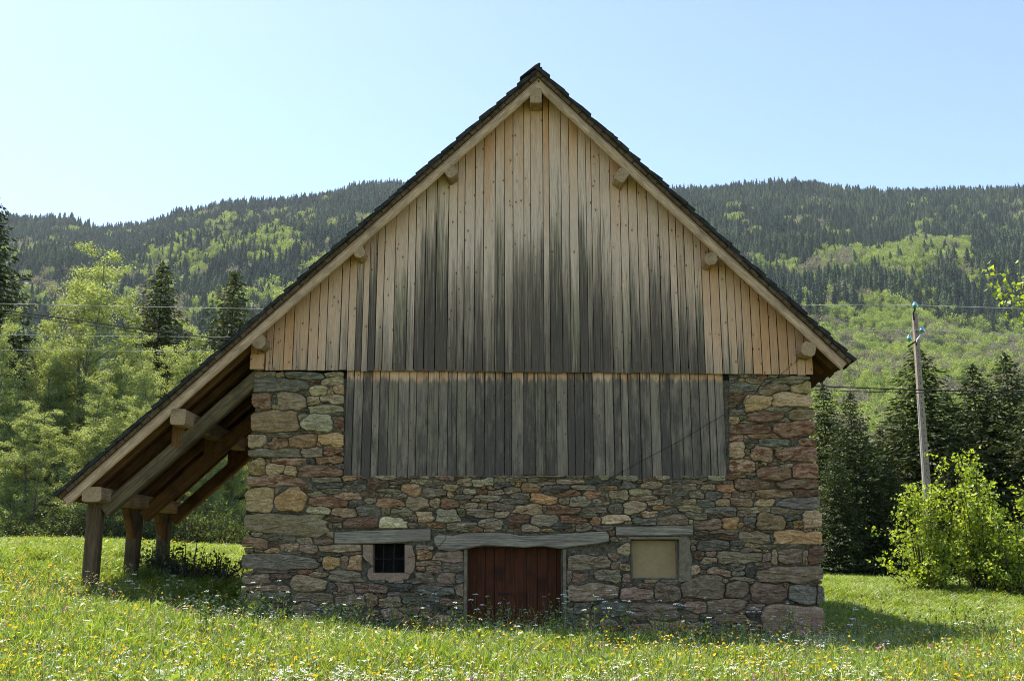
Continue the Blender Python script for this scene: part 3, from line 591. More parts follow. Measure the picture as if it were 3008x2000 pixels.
COLS = {'n': (.235, .215, .168), 'g': (.125, .125, .11), 'G': (.31, .295, .235), 'b': (.13, .142, .13), 'o': (.34, .26, .14), 'O': (.36, .24, .11), 't': (.33, .275, .19), 'r': (.27, .19, .14),
        'R': (.20, .135, .09), 'B': (.155, .092, .06), 'c': (.29, .185, .11), 'w': (.47, .44, .34), 'k': (.055, .055, .055), 'm': (.245, .195, .145), 'p': (.40, .33, .265)}
RUST = {'r': .8, 'R': .5, 'B': .35, 'c': .35, 'm': .22}
ST = [((700, 1050, 3.484), """180 140 390 205 n;395 150 465 210 t;470 145 865 235 b;870 145 1095 205 n;160 208 720 358 g;640 235 840 265 R;720 260 840 290 g;845 205 1095 280 n;725 290 910 390 t;915 320 970 395 t;970 285 1090 375 t;
145 360 345 530 R;400 360 690 550 t;345 395 395 460 n;350 485 405 525 t;690 350 735 395 n;710 400 830 460 G;840 385 1085 465 G;720 465 830 500 n;725 480 1075 575 n;130 535 620 765 o;620 590 715 645 G;640 585 960 760 w;960 620 1090 750 R;960 570 1060 605 g;
150 765 240 785 n;250 765 580 820 n;590 755 1050 780 n;100 785 290 930 t;300 820 380 875 k;310 820 500 935 r;245 880 320 920 t;520 790 800 925 R;820 780 1080 905 o;790 870 850 920 o;105 930 640 1020 n;640 920 870 1020 G;880 910 1070 1000 R;
100 1040 270 1200 o;270 1040 325 1090 o;330 1035 690 1105 r;695 1045 790 1095 k;790 1010 1060 1085 R;275 1095 470 1200 t;480 1110 600 1215 t;610 1100 1055 1215 R;90 1210 730 1325 r;770 1215 1060 1275 G;830 1280 1060 1340 g;
75 1330 360 1582 o;370 1335 715 1582 O;340 1312 480 1335 G;620 1320 745 1375 R;345 1345 400 1390 o;715 1375 870 1430 n"""),
((900, 1380, 3.932), """190 215 380 270 n;30 320 480 430 R;320 260 620 345 t;410 175 515 235 G;490 175 690 255 g;440 120 680 170 g;695 100 960 225 B;630 240 825 315 R;825 225 1060 280 n;970 140 1100 180 n;980 180 1100 215 n;950 105 1190 135 n;
1185 110 1440 165 n;1105 150 1325 290 c;1335 215 1625 310 n;1385 165 1560 215 n;1475 115 1710 165 n;1565 170 1740 245 t;1735 100 1905 180 t;1910 95 2165 190 G;2175 95 2300 150 G;1735 205 1805 270 n;1815 220 1965 275 w;1970 215 2080 270 R;2085 225 2270 285 n;2180 145 2359 215 b;
1635 250 1710 315 t;1695 275 1910 330 g;1950 280 2230 355 n;910 285 980 320 n;980 280 1150 330 n;680 330 830 385 n;820 335 1135 425 c;1150 305 1425 465 t;1430 335 1545 445 m;1545 335 1780 450 R;490 355 680 430 g;1770 385 1985 445 n;1990 390 2085 440 n;2020 350 2100 380 R;2090 370 2390 475 n;
20 400 260 520 G;300 445 570 535 t;585 400 880 545 g;875 430 960 535 t;960 515 1060 545 b;980 445 1225 530 n;1260 485 1480 600 t;1190 520 1270 595 n;1420 490 1500 530 G;1490 445 1785 605 G;1710 455 1835 530 n;1860 445 2180 535 n;2190 480 2340 545 G;
150 550 400 600 R;40 525 140 560 n;410 545 825 690 B;840 545 1175 680 w;300 610 400 690 n;250 625 300 680 n;1170 615 1280 670 n;1290 610 1390 635 m;1300 645 1410 670 G;1395 610 1600 665 c;1790 535 2020 590 k;1620 600 1975 690 n;1970 560 2260 690 n;1460 675 1600 715 n;2260 640 2310 700 g;210 720 320 790 t"""),
((1400, 1380, 3.932), """440 45 930 85 n;340 90 560 140 n;600 95 770 135 n;445 140 520 190 O;525 150 735 260 o;320 205 505 275 n;710 135 900 180 n;740 170 1050 255 g;945 110 1250 165 n;1085 180 1390 235 n;1260 110 1700 175 k;1400 180 1610 235 c;1640 140 1830 215 b;1910 130 2140 215 t;2140 120 2359 160 n;2150 175 2300 210 n;
270 335 560 385 g;420 260 620 330 n;605 270 940 395 O;945 240 1190 315 c;1260 250 1435 330 c;1535 230 1760 340 t;1770 210 2015 290 G;2050 215 2250 285 n;1490 280 1530 345 G;960 320 1080 390 G;1090 310 1305 430 n;1340 340 1550 410 n;1560 345 1700 385 n;1770 300 2050 355 t;1960 340 2160 400 G;2170 290 2380 410 n;
420 400 755 520 t;795 410 1180 505 B;1240 435 1520 500 n;1525 400 1690 495 g;1700 360 1970 500 t;2030 400 2245 455 c;1975 415 2020 460 n;760 405 840 470 n;355 495 620 610 B;635 520 975 640 n;965 530 1265 620 c;1250 505 1370 555 n;1310 550 1430 630 c;1450 515 1785 620 w;1790 510 1910 545 b;1920 470 2090 545 t;2180 445 2320 505 b;1810 550 2080 645 b;
360 615 520 695 B;525 640 740 730 n;750 670 890 740 o;880 620 1080 700 k;1145 615 1330 705 n;1345 635 1550 695 g;1110 625 1140 690 G;900 700 970 740 t;1535 700 1605 755 c;1550 780 1650 830 m"""),
((1400, 1380, 2.2467), """600 560 890 660 n;620 680 740 740 m;780 655 960 740 n;610 750 935 865 m;945 780 1180 860 m;1180 745 1345 870 m;640 870 760 950 g;700 510 920 550 n;760 880 1000 960 g;1000 880 1330 990 m;650 500 700 560 p;870 550 940 600 p;890 600 950 660 p;730 550 840 580 p;620 740 730 770 p;590 660 640 740 p;960 690 1060 740 p"""),
((1950, 1380, 3.266), """170 130 310 205 n;180 95 540 130 n;345 135 480 195 n;520 140 680 205 c;75 205 220 245 b;225 200 400 285 n;400 200 560 285 g;550 220 640 270 t;640 210 715 265 n;725 220 845 270 t;845 225 885 275 n;890 195 1240 265 R;1250 190 1510 265 R;195 285 320 335 t;325 285 490 350 b;505 285 630 345 t;635 270 850 350 m;880 280 1060 355 t;1065 265 1510 390 b;870 265 925 290 G;
120 340 375 410 t;415 360 680 440 g;705 355 1015 415 n;1030 350 1360 420 n;195 405 415 480 n;690 395 885 445 t;415 425 450 490 R;1150 425 1325 490 b;-60 435 225 535 m;285 475 550 575 m;555 450 715 565 O;765 450 880 560 g;885 420 1165 585 o;1335 400 1525 555 t;1230 490 1330 565 O;1165 505 1230 570 g;245 480 280 515 w;720 510 765 555 O;
300 585 440 620 g;445 570 690 620 m;725 590 1015 700 n;935 585 1035 615 g;1045 575 1540 715 o;1015 630 1045 690 n;290 625 550 640 G;550 625 710 665 B;340 640 420 665 b;330 680 635 770 g;635 675 765 725 g;650 725 755 775 g;780 700 915 750 t;920 720 1115 760 n;1110 715 1320 750 n;740 750 920 790 n;520 785 960 900 n;1030 785 1090 905 t;1100 760 1335 890 m;1330 780 1385 900 t;1380 720 1545 910 B;1400 720 1460 770 n;
290 770 385 870 R;370 845 515 910 m;350 900 470 950 g;520 900 755 970 n;410 935 650 1030 m;650 960 760 1010 G;770 920 870 1025 k;260 925 350 1000 t;355 960 405 1000 m;880 925 1535 1085 m;630 1030 880 1075 n;500 1010 570 1040 t;540 1040 620 1080 m;800 1060 870 1100 n;170 1010 575 1240 m;585 1060 815 1235 m;820 1070 1205 1270 m;1205 1100 1475 1280 g;1470 1110 1535 1280 g;755 1170 830 1250 m;175 1238 405 1262 c;
190 1265 435 1370 m;410 1235 800 1365 m;770 1280 975 1340 m;950 1295 1560 1600 m;330 1375 490 1440 g;500 1375 800 1470 m;800 1350 950 1400 g;180 1385 330 1450 m;890 890 1020 945 p;1000 970 1160 1060 p;940 800 1030 890 p;1150 1070 1200 1150 p"""),
((2100, 1080, 4.237), """115 125 280 190 g;300 140 380 185 o;380 135 605 195 t;610 110 1180 200 n;115 190 520 300 g;530 215 910 330 t;960 180 1190 315 t;125 305 335 340 c;345 285 500 335 n;125 345 400 415 R;125 420 330 450 n;130 455 240 485 G;130 515 380 600 n;360 340 710 540 o;720 325 1205 495 t;630 490 1010 560 n;1010 490 1210 515 n;
410 545 850 665 R;940 515 1230 645 m;135 600 305 705 t;305 600 405 650 n;405 540 480 570 R;330 650 400 670 n;150 700 690 825 r;705 665 1250 855 r;310 670 500 700 n;155 835 355 905 r;450 815 860 880 c;440 885 560 925 g;560 885 920 975 b;930 915 970 980 b;1060 880 1275 965 r;940 870 1100 890 R;360 850 440 920 n;155 925 395 1140 t;375 945 510 1010 n;440 960 740 1175 r;750 985 1290 1165 r;360 1010 440 1100 n;745 1130 820 1185 n;820 1165 1030 1190 n;
165 1145 500 1295 r;500 1185 555 1260 m;585 1180 640 1220 w;640 1185 820 1220 R;815 1195 985 1240 G;530 1240 955 1400 R;970 1190 1310 1375 r;175 1305 370 1390 r;370 1290 510 1350 t;240 1390 690 1525 r;800 1380 1310 1510 R;100 1400 230 1450 n"""),
((700, 1480, 4.126), """55 110 1085 385 t;400 80 530 115 n;540 95 840 145 g;170 95 250 115 t;240 380 440 410 n;440 340 760 385 n;730 380 835 410 n;35 400 360 550 R;380 400 710 470 n;710 400 910 490 n;915 410 1145 500 m;380 445 540 475 n;560 455 640 480 n;75 520 190 620 t;190 545 290 590 n;305 530 495 600 o;340 485 490 530 B;490 475 750 570 t;745 490 970 590 n;490 570 610 605 n;690 580 830 605 n;1000 490 1500 585 m;990 590 1230 625 g;1250 585 1500 615 n;
70 605 985 790 g;1030 640 1245 780 o;1330 625 1560 800 o;880 615 965 650 R;960 655 1030 700 n;1240 640 1340 780 p;200 795 720 825 n;890 820 1090 880 m;720 800 900 840 c;1105 815 1590 950 n;390 835 620 900 m;60 850 390 980 m;640 870 1060 1070 m;1080 965 1230 1070 g;1170 955 1400 1070 m;1400 955 1800 1090 m;1540 1080 1700 1240 m;60 990 640 1060 m;280 1060 640 1200 g;650 1080 1160 1200 m;1170 1090 1530 1230 m;100 1060 280 1250 m;1700 1130 2000 1250 m"""),
((950, 1500, 4.48), """1190 415 1440 440 g;1225 450 1440 510 n;1225 510 1420 640 c;1215 665 1560 730 n;1560 680 1840 800 n;1230 735 1330 790 c;1100 830 1500 945 n;1740 840 1860 940 b;1260 980 1740 1110 b;860 960 1150 1070 k;850 1070 1080 1130 n;1100 1060 1330 1110 n;1560 1150 1830 1240 m;1680 1230 1850 1300 m;980 1120 1500 1230 g;1430 530 1840 680 p;1330 735 1560 820 p;1500 810 1740 960 p;1340 945 1700 985 p;1720 960 1850 1110 p""")]
S = []          # cx, cy, half width, half height, exponent, code
for (ox, oy, sc), txt in ST:
    for t in txt.replace('\n', '').split(';'):
        q = t.split(); x0, y0, x1, y1 = [float(v) / sc for v in q[:4]]
        S.append([ox + (x0 + x1) / 2, oy + (y0 + y1) / 2, max((x1 - x0) / 2, 3), max((y1 - y0) / 2, 2.5), random.uniform(2.4, 6.5), q[4], random.uniform(-.35, .35), random.uniform(-.16, .16)])
EXC = [(1010, 1000, 2143, 1396), (1362, 1600, 1666, 2300), (980, 1551, 1268, 1597), (1274, 1562, 1790, 1616), (1806, 1543, 2038, 1578), (1062, 1590, 1220, 1700), (1852, 1570, 2030, 1702)]
def excluded(x, y):
    e = y < 1092
    for (a, b, c, d) in EXC: e = e | ((x > a) & (x < c) & (y > b) & (y < d))
    return e
def warp(x, y):
    return (x + 8 * (vnoise(x / 23, y / 23, 1) - .5) + 5 * (vnoise(x / 9, y / 9, 5) - .5), y + 7 * (vnoise(x / 23, y / 23, 2) - .5) + 4.5 * (vnoise(x / 9, y / 9, 6) - .5))
def sdist(s, x, y):
    u = (x - s[0]) / s[2]; v = (y - s[1] - s[7] * (x - s[0]) * min(1, s[3] / s[2] * 2)) / (s[3] * np.clip(1 + s[6] * u, .55, 1.45))   # leaning, wedge-shaped
    return (((np.abs(u) ** s[4] + np.abs(v) ** s[4]) ** (1 / s[4])) - 1) * min(s[2], s[3])
def ledge(y): return np.interp(y, [1090, 1280, 1450, 1640, 1720, 1860], [748, 732, 720, 710, 706, 704])
def redge(y): return np.interp(y, [1090, 1280, 1450, 1640, 1720, 1860], [2378, 2398, 2408, 2420, 2420, 2424])
# chips and small stones pushed into what is left
tries = rng.uniform([700, 1092], [2424, 1850], (5200, 2))
for (x, y) in tries:
    if x < ledge(y) + 12 or x > redge(y) - 12 or excluded(np.array(x), np.array(y)): continue
    d = min(sdist(s, x, y) for s in S if abs(s[0] - x) < s[2] + 30 and abs(s[1] - y) < s[3] + 30) if any(abs(s[0] - x) < s[2] + 30 and abs(s[1] - y) < s[3] + 30 for s in S) else 20
    if d > 2.0:
        big = min(d, 16)
        S.append([x, y, big * random.uniform(1.6, 2.8) + 3, big * random.uniform(.8, 1.1) + 1.5, random.uniform(2.2, 3.4), random.choice('nnnnggttmRGc' if y < 1600 else 'mmmngtg'), random.uniform(-.35, .35), random.uniform(-.3, .3)])
K, NR = 26, 30
ang = np.linspace(0, 2 * math.pi, K, endpoint=False)
def make_stone(i):
    s = S[i]; near = [S[j] for j in range(len(S)) if j != i and abs(S[j][0] - s[0]) < S[j][2] + s[2] + 12 and abs(S[j][1] - s[1]) < S[j][3] + s[3] + 12]
    # rays towards an ellipse so that long stones are sampled evenly
    rr = np.linspace(.06, 1.45, NR); X = s[0] + np.cos(ang)[:, None] * s[2] * rr; Y = s[1] + np.sin(ang)[:, None] * s[3] * rr
    wx, wy = warp(X, Y); D = sdist(s, wx, wy); ok = D < 2.2
    gap = random.choice((.1, .3, .6, 1.2))
    for q in near: ok &= D < sdist(q, wx, wy) - gap
    ok &= ~excluded(X, Y); ok &= (X > ledge(Y) - 2) & (X < redge(Y) + 2)
    stop = np.where(ok.all(1), NR - 1, np.argmin(ok, axis=1)); stop = np.maximum(stop - 1, 0); r = rr[stop]
    r = np.minimum(r, (np.roll(r, 1) + np.roll(r, -1)) / 2 + .22)
    if np.median(r) < .2: return None
    return np.stack([s[0] + np.cos(ang) * s[2] * r, s[1] + np.sin(ang) * s[3] * r], 1)
def stone_geo(i, out):
    s = S[i]; code = s[5]; wpx = min(s[2], s[3]); rise = min(.055, .012 + wpx / 171 * .30) * random.uniform(.6, 1.25)
    if code == 'p': rise = .014
    tx, tz = random.uniform(-.16, .16), random.uniform(-.28, .10); c = out.mean(0)
    corner = out[:, 0].min() < ledge(c[1]) + 25 or out[:, 0].max() > redge(c[1]) - 25
    big = np.hypot(s[2], s[3]) / 171
    rings = [(1.0, .33 if corner else .12, 0), (1.0, .034 if code != 'p' else .05, .006), (.972, .024 - rise * .78, .008), (.84, .012 - rise * .95, .016), (.46, .012 - rise * 1.0, .020)]
    V = []
    for (f, y, nz) in rings:
        for p in out:
            q = c + (p - c) * f; jit = random.uniform(-nz, nz) if f < 1 else 0
            w = P(q[0], q[1], 0.0); dy = (tx * (q[0] - c[0]) + tz * (q[1] - c[1])) / 171 if f < .99 else 0
            if f < .99: jit += (vnoise(np.array([q[0] / 14.0]), np.array([q[1] / 10.0]), i)[0] - .5) * .04 * min(1, big * 3)
            V.append((w.x, y + jit - np.clip(dy, -.02, .02), w.z))
    w = P(c[0], c[1], 0); V.append((w.x, .012 - rise * 1.1, w.z))
    F = []
    for r in range(len(rings) - 1):
        for k in range(K):
            k2 = (k + 1) % K; F.append((r * K + k, r * K + k2, (r + 1) * K + k2, (r + 1) * K + k))
    o = (len(rings) - 1) * K
    for k in range(K): F.append((o + k, o + (k + 1) % K, len(rings) * K))
    jitc = random.uniform(.55, 1.25); hue = [random.uniform(.93, 1.07) for _ in range(3)]; cc = [COLS[code][k] * jitc * hue[k] * 2.05 * WARM[k] for k in range(3)]
    return V, F, (*cc, RUST.get(code, .0) if code not in 'mbtn' else (RUST.get(code, 0) if random.random() < .6 else 0))
built = []
for i in range(len(S)):
    out = make_stone(i)
    if out is None: continue
    x, y = out[:, 0], out[:, 1]; area = abs(np.sum(x * np.roll(y, -1) - y * np.roll(x, -1))) / 2
    if area > 14: built.append((area, i, out))
built.sort(key=lambda t: -t[0])
def colour(me, cols):
    a_ = me.color_attributes.new('Col', 'FLOAT_COLOR', 'POINT'); a_.data.foreach_set('color', np.asarray(cols, np.float32).ravel())
SV, SF, SC = [], [], []
ns_ = 0
for area, i, out in built:
    V, F, cc = stone_geo(i, out); patch = S[i][5] == 'p'
    if ns_ < 300 or patch:
        me = mesh('stone', V, F, M['plaster'] if patch else M['stone'], True); colour(me, [cc] * len(V)); me.set_sharp_from_angle(angle=R(26))
        o = link(bpy.data.objects.new('plaster_patch' if patch else 'stone', me), wall); ns_ += 0 if patch else 1
    else:
        o0 = len(SV); SV += V; SF += [tuple(k + o0 for k in q) for q in F]; SC += [cc] * len(V)
me = mesh('small_stones', SV, SF, M['stone'], True); colour(me, SC); me.set_sharp_from_angle(angle=R(26))
link(bpy.data.objects.new('small_stones', me), wall, kind='stuff')
print('stones', len(built))

# ---------------------------------------------------------------- lintels, windows, door
def hewn(name, top, bot, y0, y1, mat, mossy=None):
    """a hewn timber with uneven upper and lower edges: lists of photo points, both left to right"""
    n = len(top); V, F = [], []
    for k in range(n):
        a, b = PD(*top[k], y0), PD(*bot[k], y0)
        e = .018
        for (p, zz, yy) in ((a, -e, 0), (a, 0, e), (a, 0, y1 - y0), (b, 0, y1 - y0), (b, 0, e), (b, e, 0)): V.append((p.x, y0 + yy + (random.uniform(-.004, .004) if yy < y1 - y0 else 0), p.z + zz))
    for k in range(n - 1):
        for j in range(6):
            j2 = (j + 1) % 6; F.append((k * 6 + j, k * 6 + j2, k * 6 + 6 + j2, k * 6 + 6 + j))
    F.append(tuple(range(5, -1, -1))); F.append(tuple(range((n - 1) * 6, n * 6)))
    return obj(name, V, F, mat, barn)
hewn('lintel', [(771, 1225), (830, 1222), (900, 1220), (950, 1218), (991, 1217)], [(770, 1251), (830, 1251), (900, 1250), (950, 1247), (991, 1245)], -.02, .2, M['old_beam'])
hewn('lintel', [(1000, 1236), (1012, 1229), (1040, 1233), (1075, 1227), (1110, 1226), (1160, 1227), (1200, 1233), (1250, 1232), (1300, 1228), (1350, 1225), (1395, 1223), (1402, 1230)],
     [(1001, 1252), (1010, 1265), (1045, 1268), (1080, 1262), (1115, 1255), (1160, 1258), (1210, 1260), (1250, 1257), (1290, 1263), (1330, 1257), (1380, 1252), (1402, 1246)], -.05, .3, M['old_beam'])
hewn('lintel', [(1419, 1212), (1460, 1212), (1520, 1211), (1570, 1209), (1596, 1209)], [(1419, 1233), (1460, 1233), (1520, 1233), (1570, 1232), (1596, 1232)], -.02, .2, M['old_beam'])
hewn('lintel', [(1440, 1234.5), (1500, 1235), (1586, 1234.5)], [(1440, 1241), (1500, 1242), (1586, 1241)], .02, .2, M['old_beam'])
def blob(name, pts, y0, y1, mat, parent):
    v, f = chamfer_prism([(P(*p, y0).x, P(*p, y0).z) for p in pts], y0, y1, .006); return obj(name, v, f, mat, parent)
# barred window
win = obj('window', *merge([box(W1[0] + .002, W1[1] - .002, .42, .44, W1[2] + .002, W1[3] - .002)]), M['void'], barn)  # near-black panel, the unlit inside put into its colour
win['label'] = 'small barred window opening with a dark inside'
for sx in (1126.5, 1157): 
    a = P(sx, 1640, .16); obj('bar', *tube_arrays([(a.x, .16, W1[2]), (a.x, .16, W1[3])], .010, 6), M['iron'], win)
a = P(1100, 1641, .148); obj('bar', *tube_arrays([(W1[0], .148, a.z), (W1[1], .148, a.z)], .009, 6), M['iron'], win)
blob('plaster_jamb', [(1066, 1600), (1067, 1620), (1064, 1632), (1074, 1645), (1082, 1650), (1090, 1658), (1094.5, 1662), (1094.5, 1599)][::-1], .0, .3, M['plaster'], barn)
blob('plaster_jamb', [(1188.5, 1600), (1210, 1601), (1214, 1618), (1218, 1628), (1220, 1640), (1219, 1660), (1216, 1676), (1205, 1685), (1188.5, 1683)][::-1], -.004, .3, M['plaster'], barn)
blob('plaster_jamb', [(1094.5, 1664), (1082, 1672), (1078, 1690), (1084, 1702), (1110, 1708), (1130, 1703), (1150, 1710), (1165, 1715), (1176, 1702), (1198, 1700), (1205, 1687), (1188, 1682.5), (1094.5, 1682)], .002, .3, M['plaster'], barn)
# boarded-up window
w2 = obj('window', *merge([box(W2[0] + .004, W2[1] - .004, .20, .22, W2[2] + .004, W2[3] - .05)]), M['panel'], barn); w2['label'] = 'window opening closed with a plain tan board'
for x0, x1, z0, z1 in ((W2[0] + .001, W2[0] + .03, W2[2], W2[3] - .03), (W2[1] - .03, W2[1] - .001, W2[2], W2[3] - .03), (W2[0] + .03, W2[1] - .03, W2[2] + .001, W2[2] + .025)):
    obj('window_frame', *box(x0, x1, .15, .198, z0, z1), M['cement'], w2)
blob('cement_reveal', [(1995.5, 1578), (2022, 1577), (2030, 1590), (2027, 1615), (2034, 1640), (2030, 1668), (2036, 1690), (2026, 1706), (1995.5, 1703)][::-1], .0, .35, M['cement'], barn)
# door: two leaves of upright boards
dz0, dz1 = -1.5, P(1500, 1608, .26).z
door = obj('door', *box(DR[0] - .05, DR[1] + .05, .335, .36, dz0, DR[3] + .1), M['void'], barn); door['label'] = 'low two-leaf door of dark red brown boards'
DX = [1072, 1098, 1118, 1139, 1163, 1186, 1213, 1238, 1262, 1282, 1306]
for i in range(len(DX) - 1):
    yy = .275 if i < 4 else .288; a, b = PD(DX[i], 1350, yy).x, PD(DX[i + 1], 1350, yy).x
    w, h = b - a - .006, DR[3] + .08 - dz0
    o = beam('plank', ((a + b) / 2, yy + random.uniform(-.004, .004), dz0), ((a + b) / 2, yy, dz0 + h), .03, w, M['door'], door, up=(1, 0, 0), ch=.004)
a, b = PD(1150, 1366, .25), PD(1180, 1366, .25)
obj('latch', *merge([tube_arrays([(a.x, .245, a.z), (b.x, .245, a.z)], .010, 6), box(a.x - .012, a.x + .012, .235, .275, a.z - .03, a.z + .03)]), M['iron'], door)
obj('latch', *merge([box(a.x + .05, a.x + .07, .25, .275, a.z - .17, a.z - .09)]), M['iron'], door)
for sx0, sx1 in ((1362, 1372), (1654, 1664)):
    a, b = P(sx0, 1700, .02).x, P(sx1, 1700, .02).x; obj('door_jamb', *chamfer_prism([(a, dz0), (b, dz0), (b, P(1400, 1612).z), (a, P(1400, 1612).z)], .0, .33, .01), M['cement'], barn)

# ---------------------------------------------------------------- lean-to: three timber frames carrying the roof
fy = (0.12, 2.02, 3.74)
for i, y in enumerate(fy):
    px = PD(212, 1200, .0).x; ztop = PD(212, 1152, .0).z; g0 = gz(px, y) - .1
    p = beam('post', (px, y, g0), (px, y, ztop), .23, .24, M['post'], barn, up=(1, 0, 0), wob=.006, ch=.03)
    a, b = PD(236, 1176, .0), PD(590, 866, .0)
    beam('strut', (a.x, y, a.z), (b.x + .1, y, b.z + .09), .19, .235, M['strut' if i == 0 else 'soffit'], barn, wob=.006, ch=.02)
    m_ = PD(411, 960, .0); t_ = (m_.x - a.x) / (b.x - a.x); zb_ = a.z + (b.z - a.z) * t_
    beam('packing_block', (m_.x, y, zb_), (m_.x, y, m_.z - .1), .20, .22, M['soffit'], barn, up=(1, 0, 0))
    # curved knee between post and eaves beam, running back
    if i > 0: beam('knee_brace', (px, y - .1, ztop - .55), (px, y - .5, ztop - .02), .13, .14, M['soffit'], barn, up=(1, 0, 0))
# thin wire running down across the facade
wp = [(1850, 812, -.25), (1838, 828, -.12), (1797, 863, -.10), (1735, 908, -.07), (1668, 954, -.03), (1560, 1018, -.01), (1480, 1060, -.01), (1400, 1104, -.03), (1300, 1143, -.07), (1180, 1187, -.07), (1100, 1208, -.07), (1029, 1222, -.06),
      (1026, 1240, -.05), (1012, 1256, -.06), (985, 1272, -.05), (935, 1284, .0), (900, 1286, .14), (858, 1287, .15)]
obj('facade_wire', *tube_arrays([PD(*q) for q in wp], .004, 5), M['cable'], None, label='thin dark wire slung across the barn front from the right eave to the barred window', cat='wire')

# ================================================================ trees and shrubs that stand as single plants
M['spruce'] = leaf_mat('spruce needles', (.018, .032, .009), (.075, .095, .022), .16, .02)
M['spruce_light'] = leaf_mat('young spruce needles', (.030, .045, .012), (.10, .115, .028), .2, .02)
M['alder'] = leaf_mat('young birch leaves', (.19, .245, .075), (.40, .44, .19), .47, .03)
M['maple'] = leaf_mat('young maple leaves', (.18, .27, .022), (.40, .46, .055), .52, .03)
M['nettle'] = leaf_mat('nettle leaves', (.03, .055, .014), (.06, .095, .022), .3, .05)
def branch_tubes(paths, n=3):
    parts = [tube_arrays(p, r, n) for p, r in paths]; return merge(parts)
def broadleaf(seed, H, Rr, nlimb, per, lsize, mat, stems=2, leaf_low=.12):
    """several upright stems, ascending limbs, leaves strewn along the twigs"""
    rg = np.random.default_rng(seed); paths = []; cs = []
    for s in range(stems):
        hh = H * (1 if s == 0 else rg.uniform(.6, .92)); off = rg.normal(0, Rr * .16, 2) if s else np.zeros(2); lean = rg.normal(0, .05, 2) + off / H
        tr = lambda h, off=off, lean=lean, hh=hh, ph=rg.uniform(0, 6): np.array([off[0] * .5 + lean[0] * h * 1.2 + .10 * math.sin(h * .9 + ph), off[1] * .5 + lean[1] * h * 1.2 + .10 * math.cos(h * .8 + ph), h])
        hs = np.linspace(0, hh, 12); paths.append(([tr(h) for h in hs], [max(.012, (.010 * H) * (1 - h / hh) ** .8 * (1 if s == 0 else .75)) for h in hs]))
        for k in range(nlimb // stems):
            u = rg.uniform(leaf_low, .98); h0 = u * hh; p0 = tr(h0); a_ = rg.uniform(0, 6.28)
            ln = Rr * (1.1 - .8 * u) * rg.uniform(.35, 1.35) * (1 if u > .3 else .75); el = rg.uniform(.45, 1.2); d = np.array([math.cos(a_) * math.cos(el), math.sin(a_) * math.cos(el), math.sin(el)])
            p1 = p0 + d * ln * .55 + rg.normal(0, .06, 3); p2 = p0 + d * ln + np.array([0, 0, -.12 * ln]) + rg.normal(0, .1, 3)
            paths.append(([p0, p1, p2], [.0035 * H * (1.1 - u), .002 * H * (1.1 - u) + .003, .003]))
            for w_ in range(6):                                     # side twigs, each with its own small spray of leaves
                t = rg.uniform(.2, 1.05); q0 = p0 + (p1 - p0) * min(1, t * 2) if t < .5 else p1 + (p2 - p1) * (t * 2 - 1)
                tw = rg.normal(size=3); tw[2] = abs(tw[2]) * .6 + .1; tw = tw / np.linalg.norm(tw) * rg.uniform(.18, .62) * ln ** .5
                if w_ < 3: paths.append(([q0, q0 + tw], [.006, .003]))
                m_ = int(per / 6 * rg.uniform(.5, 1.5)); u_ = rg.uniform(.1, 1.05, m_)
                cs.append(q0 + tw * u_[:, None] + rg.normal(size=(m_, 3)) * .075)
    c = np.concatenate(cs); c = c[c[:, 2] > .25]
    V, F = branch_tubes(paths)
    return mesh('trunk', V, F, M['bark'], True), leaf_mesh('crown', c, rg.uniform(.65, 1.25, len(c)) * lsize, 1.5, mat, rg)
def spruce(seed, H=14.0, Rr=3.3, mat=None, dens=1.0):
    """whorls of drooping boughs hung with needle sprays"""
    rg = np.random.default_rng(seed); cs, dr, sz = [], [], []; paths = [([np.array([0, 0, h]) for h in np.linspace(0, H, 10)], [max(.012, .16 * (1 - h / H)) for h in np.linspace(0, H, 10)])]
    h = .5
    while h < H - .15:
        u = h / H; L0 = Rr * (1 - u) ** .82 * (1 if u > .12 else .8) + .12; nb = int(6 + 5 * (1 - u)); a0 = rg.uniform(0, 6.28)
        for k in range(nb):
            a_ = a0 + 6.283 * k / nb + rg.normal(0, .2); L = L0 * rg.uniform(.62, 1.12); rad = np.array([math.cos(a_), math.sin(a_), 0]); tan = np.array([-math.sin(a_), math.cos(a_), 0])
            m_ = max(6, int(24 * dens * L)); t = rg.uniform(.10, 1.0, m_); sag = (.10 - .42 * (1 - u)) * L
            z = h + sag * t + .16 * L * t ** 3 + rg.normal(0, .05, m_); wid = (.10 + .24 * L * np.sin(np.pi * np.clip(t, 0, .97)) ** .8) * rg.uniform(-1, 1, m_)
            c = rad * (t * L)[:, None] + tan * wid[:, None]; c[:, 2] = z - np.abs(wid) * .35
            cs.append(c); dr.append(rad * .75 + np.array([0, 0, -.55]) + tan * np.sign(wid)[:, None] * .5); sz.append(rg.uniform(.20, .42, m_) * (.55 + .45 * (1 - u)))
            if rg.random() < .35: paths.append(([np.array([0, 0, h]), rad * L * .5 + np.array([0, 0, h + sag * .5]), rad * L * .9 + np.array([0, 0, h + sag * .9 + .1 * L])], [.025, .015, .006]))
        h += .24 + .10 * (1 - u)
    cs.append(np.stack([rg.normal(0, .04, 14), rg.normal(0, .04, 14), rg.uniform(H - .7, H, 14)], 1)); dr.append(np.tile([[0, 0, 1.]], (14, 1))); sz.append(np.full(14, .3))
    c = np.concatenate(cs); V, F = branch_tubes(paths)
    return mesh('trunk', V, F, M['bark_dark'], True), leaf_mesh('crown', c, np.concatenate(sz), 2.6, mat or M['spruce'], rg, droop=np.concatenate(dr))
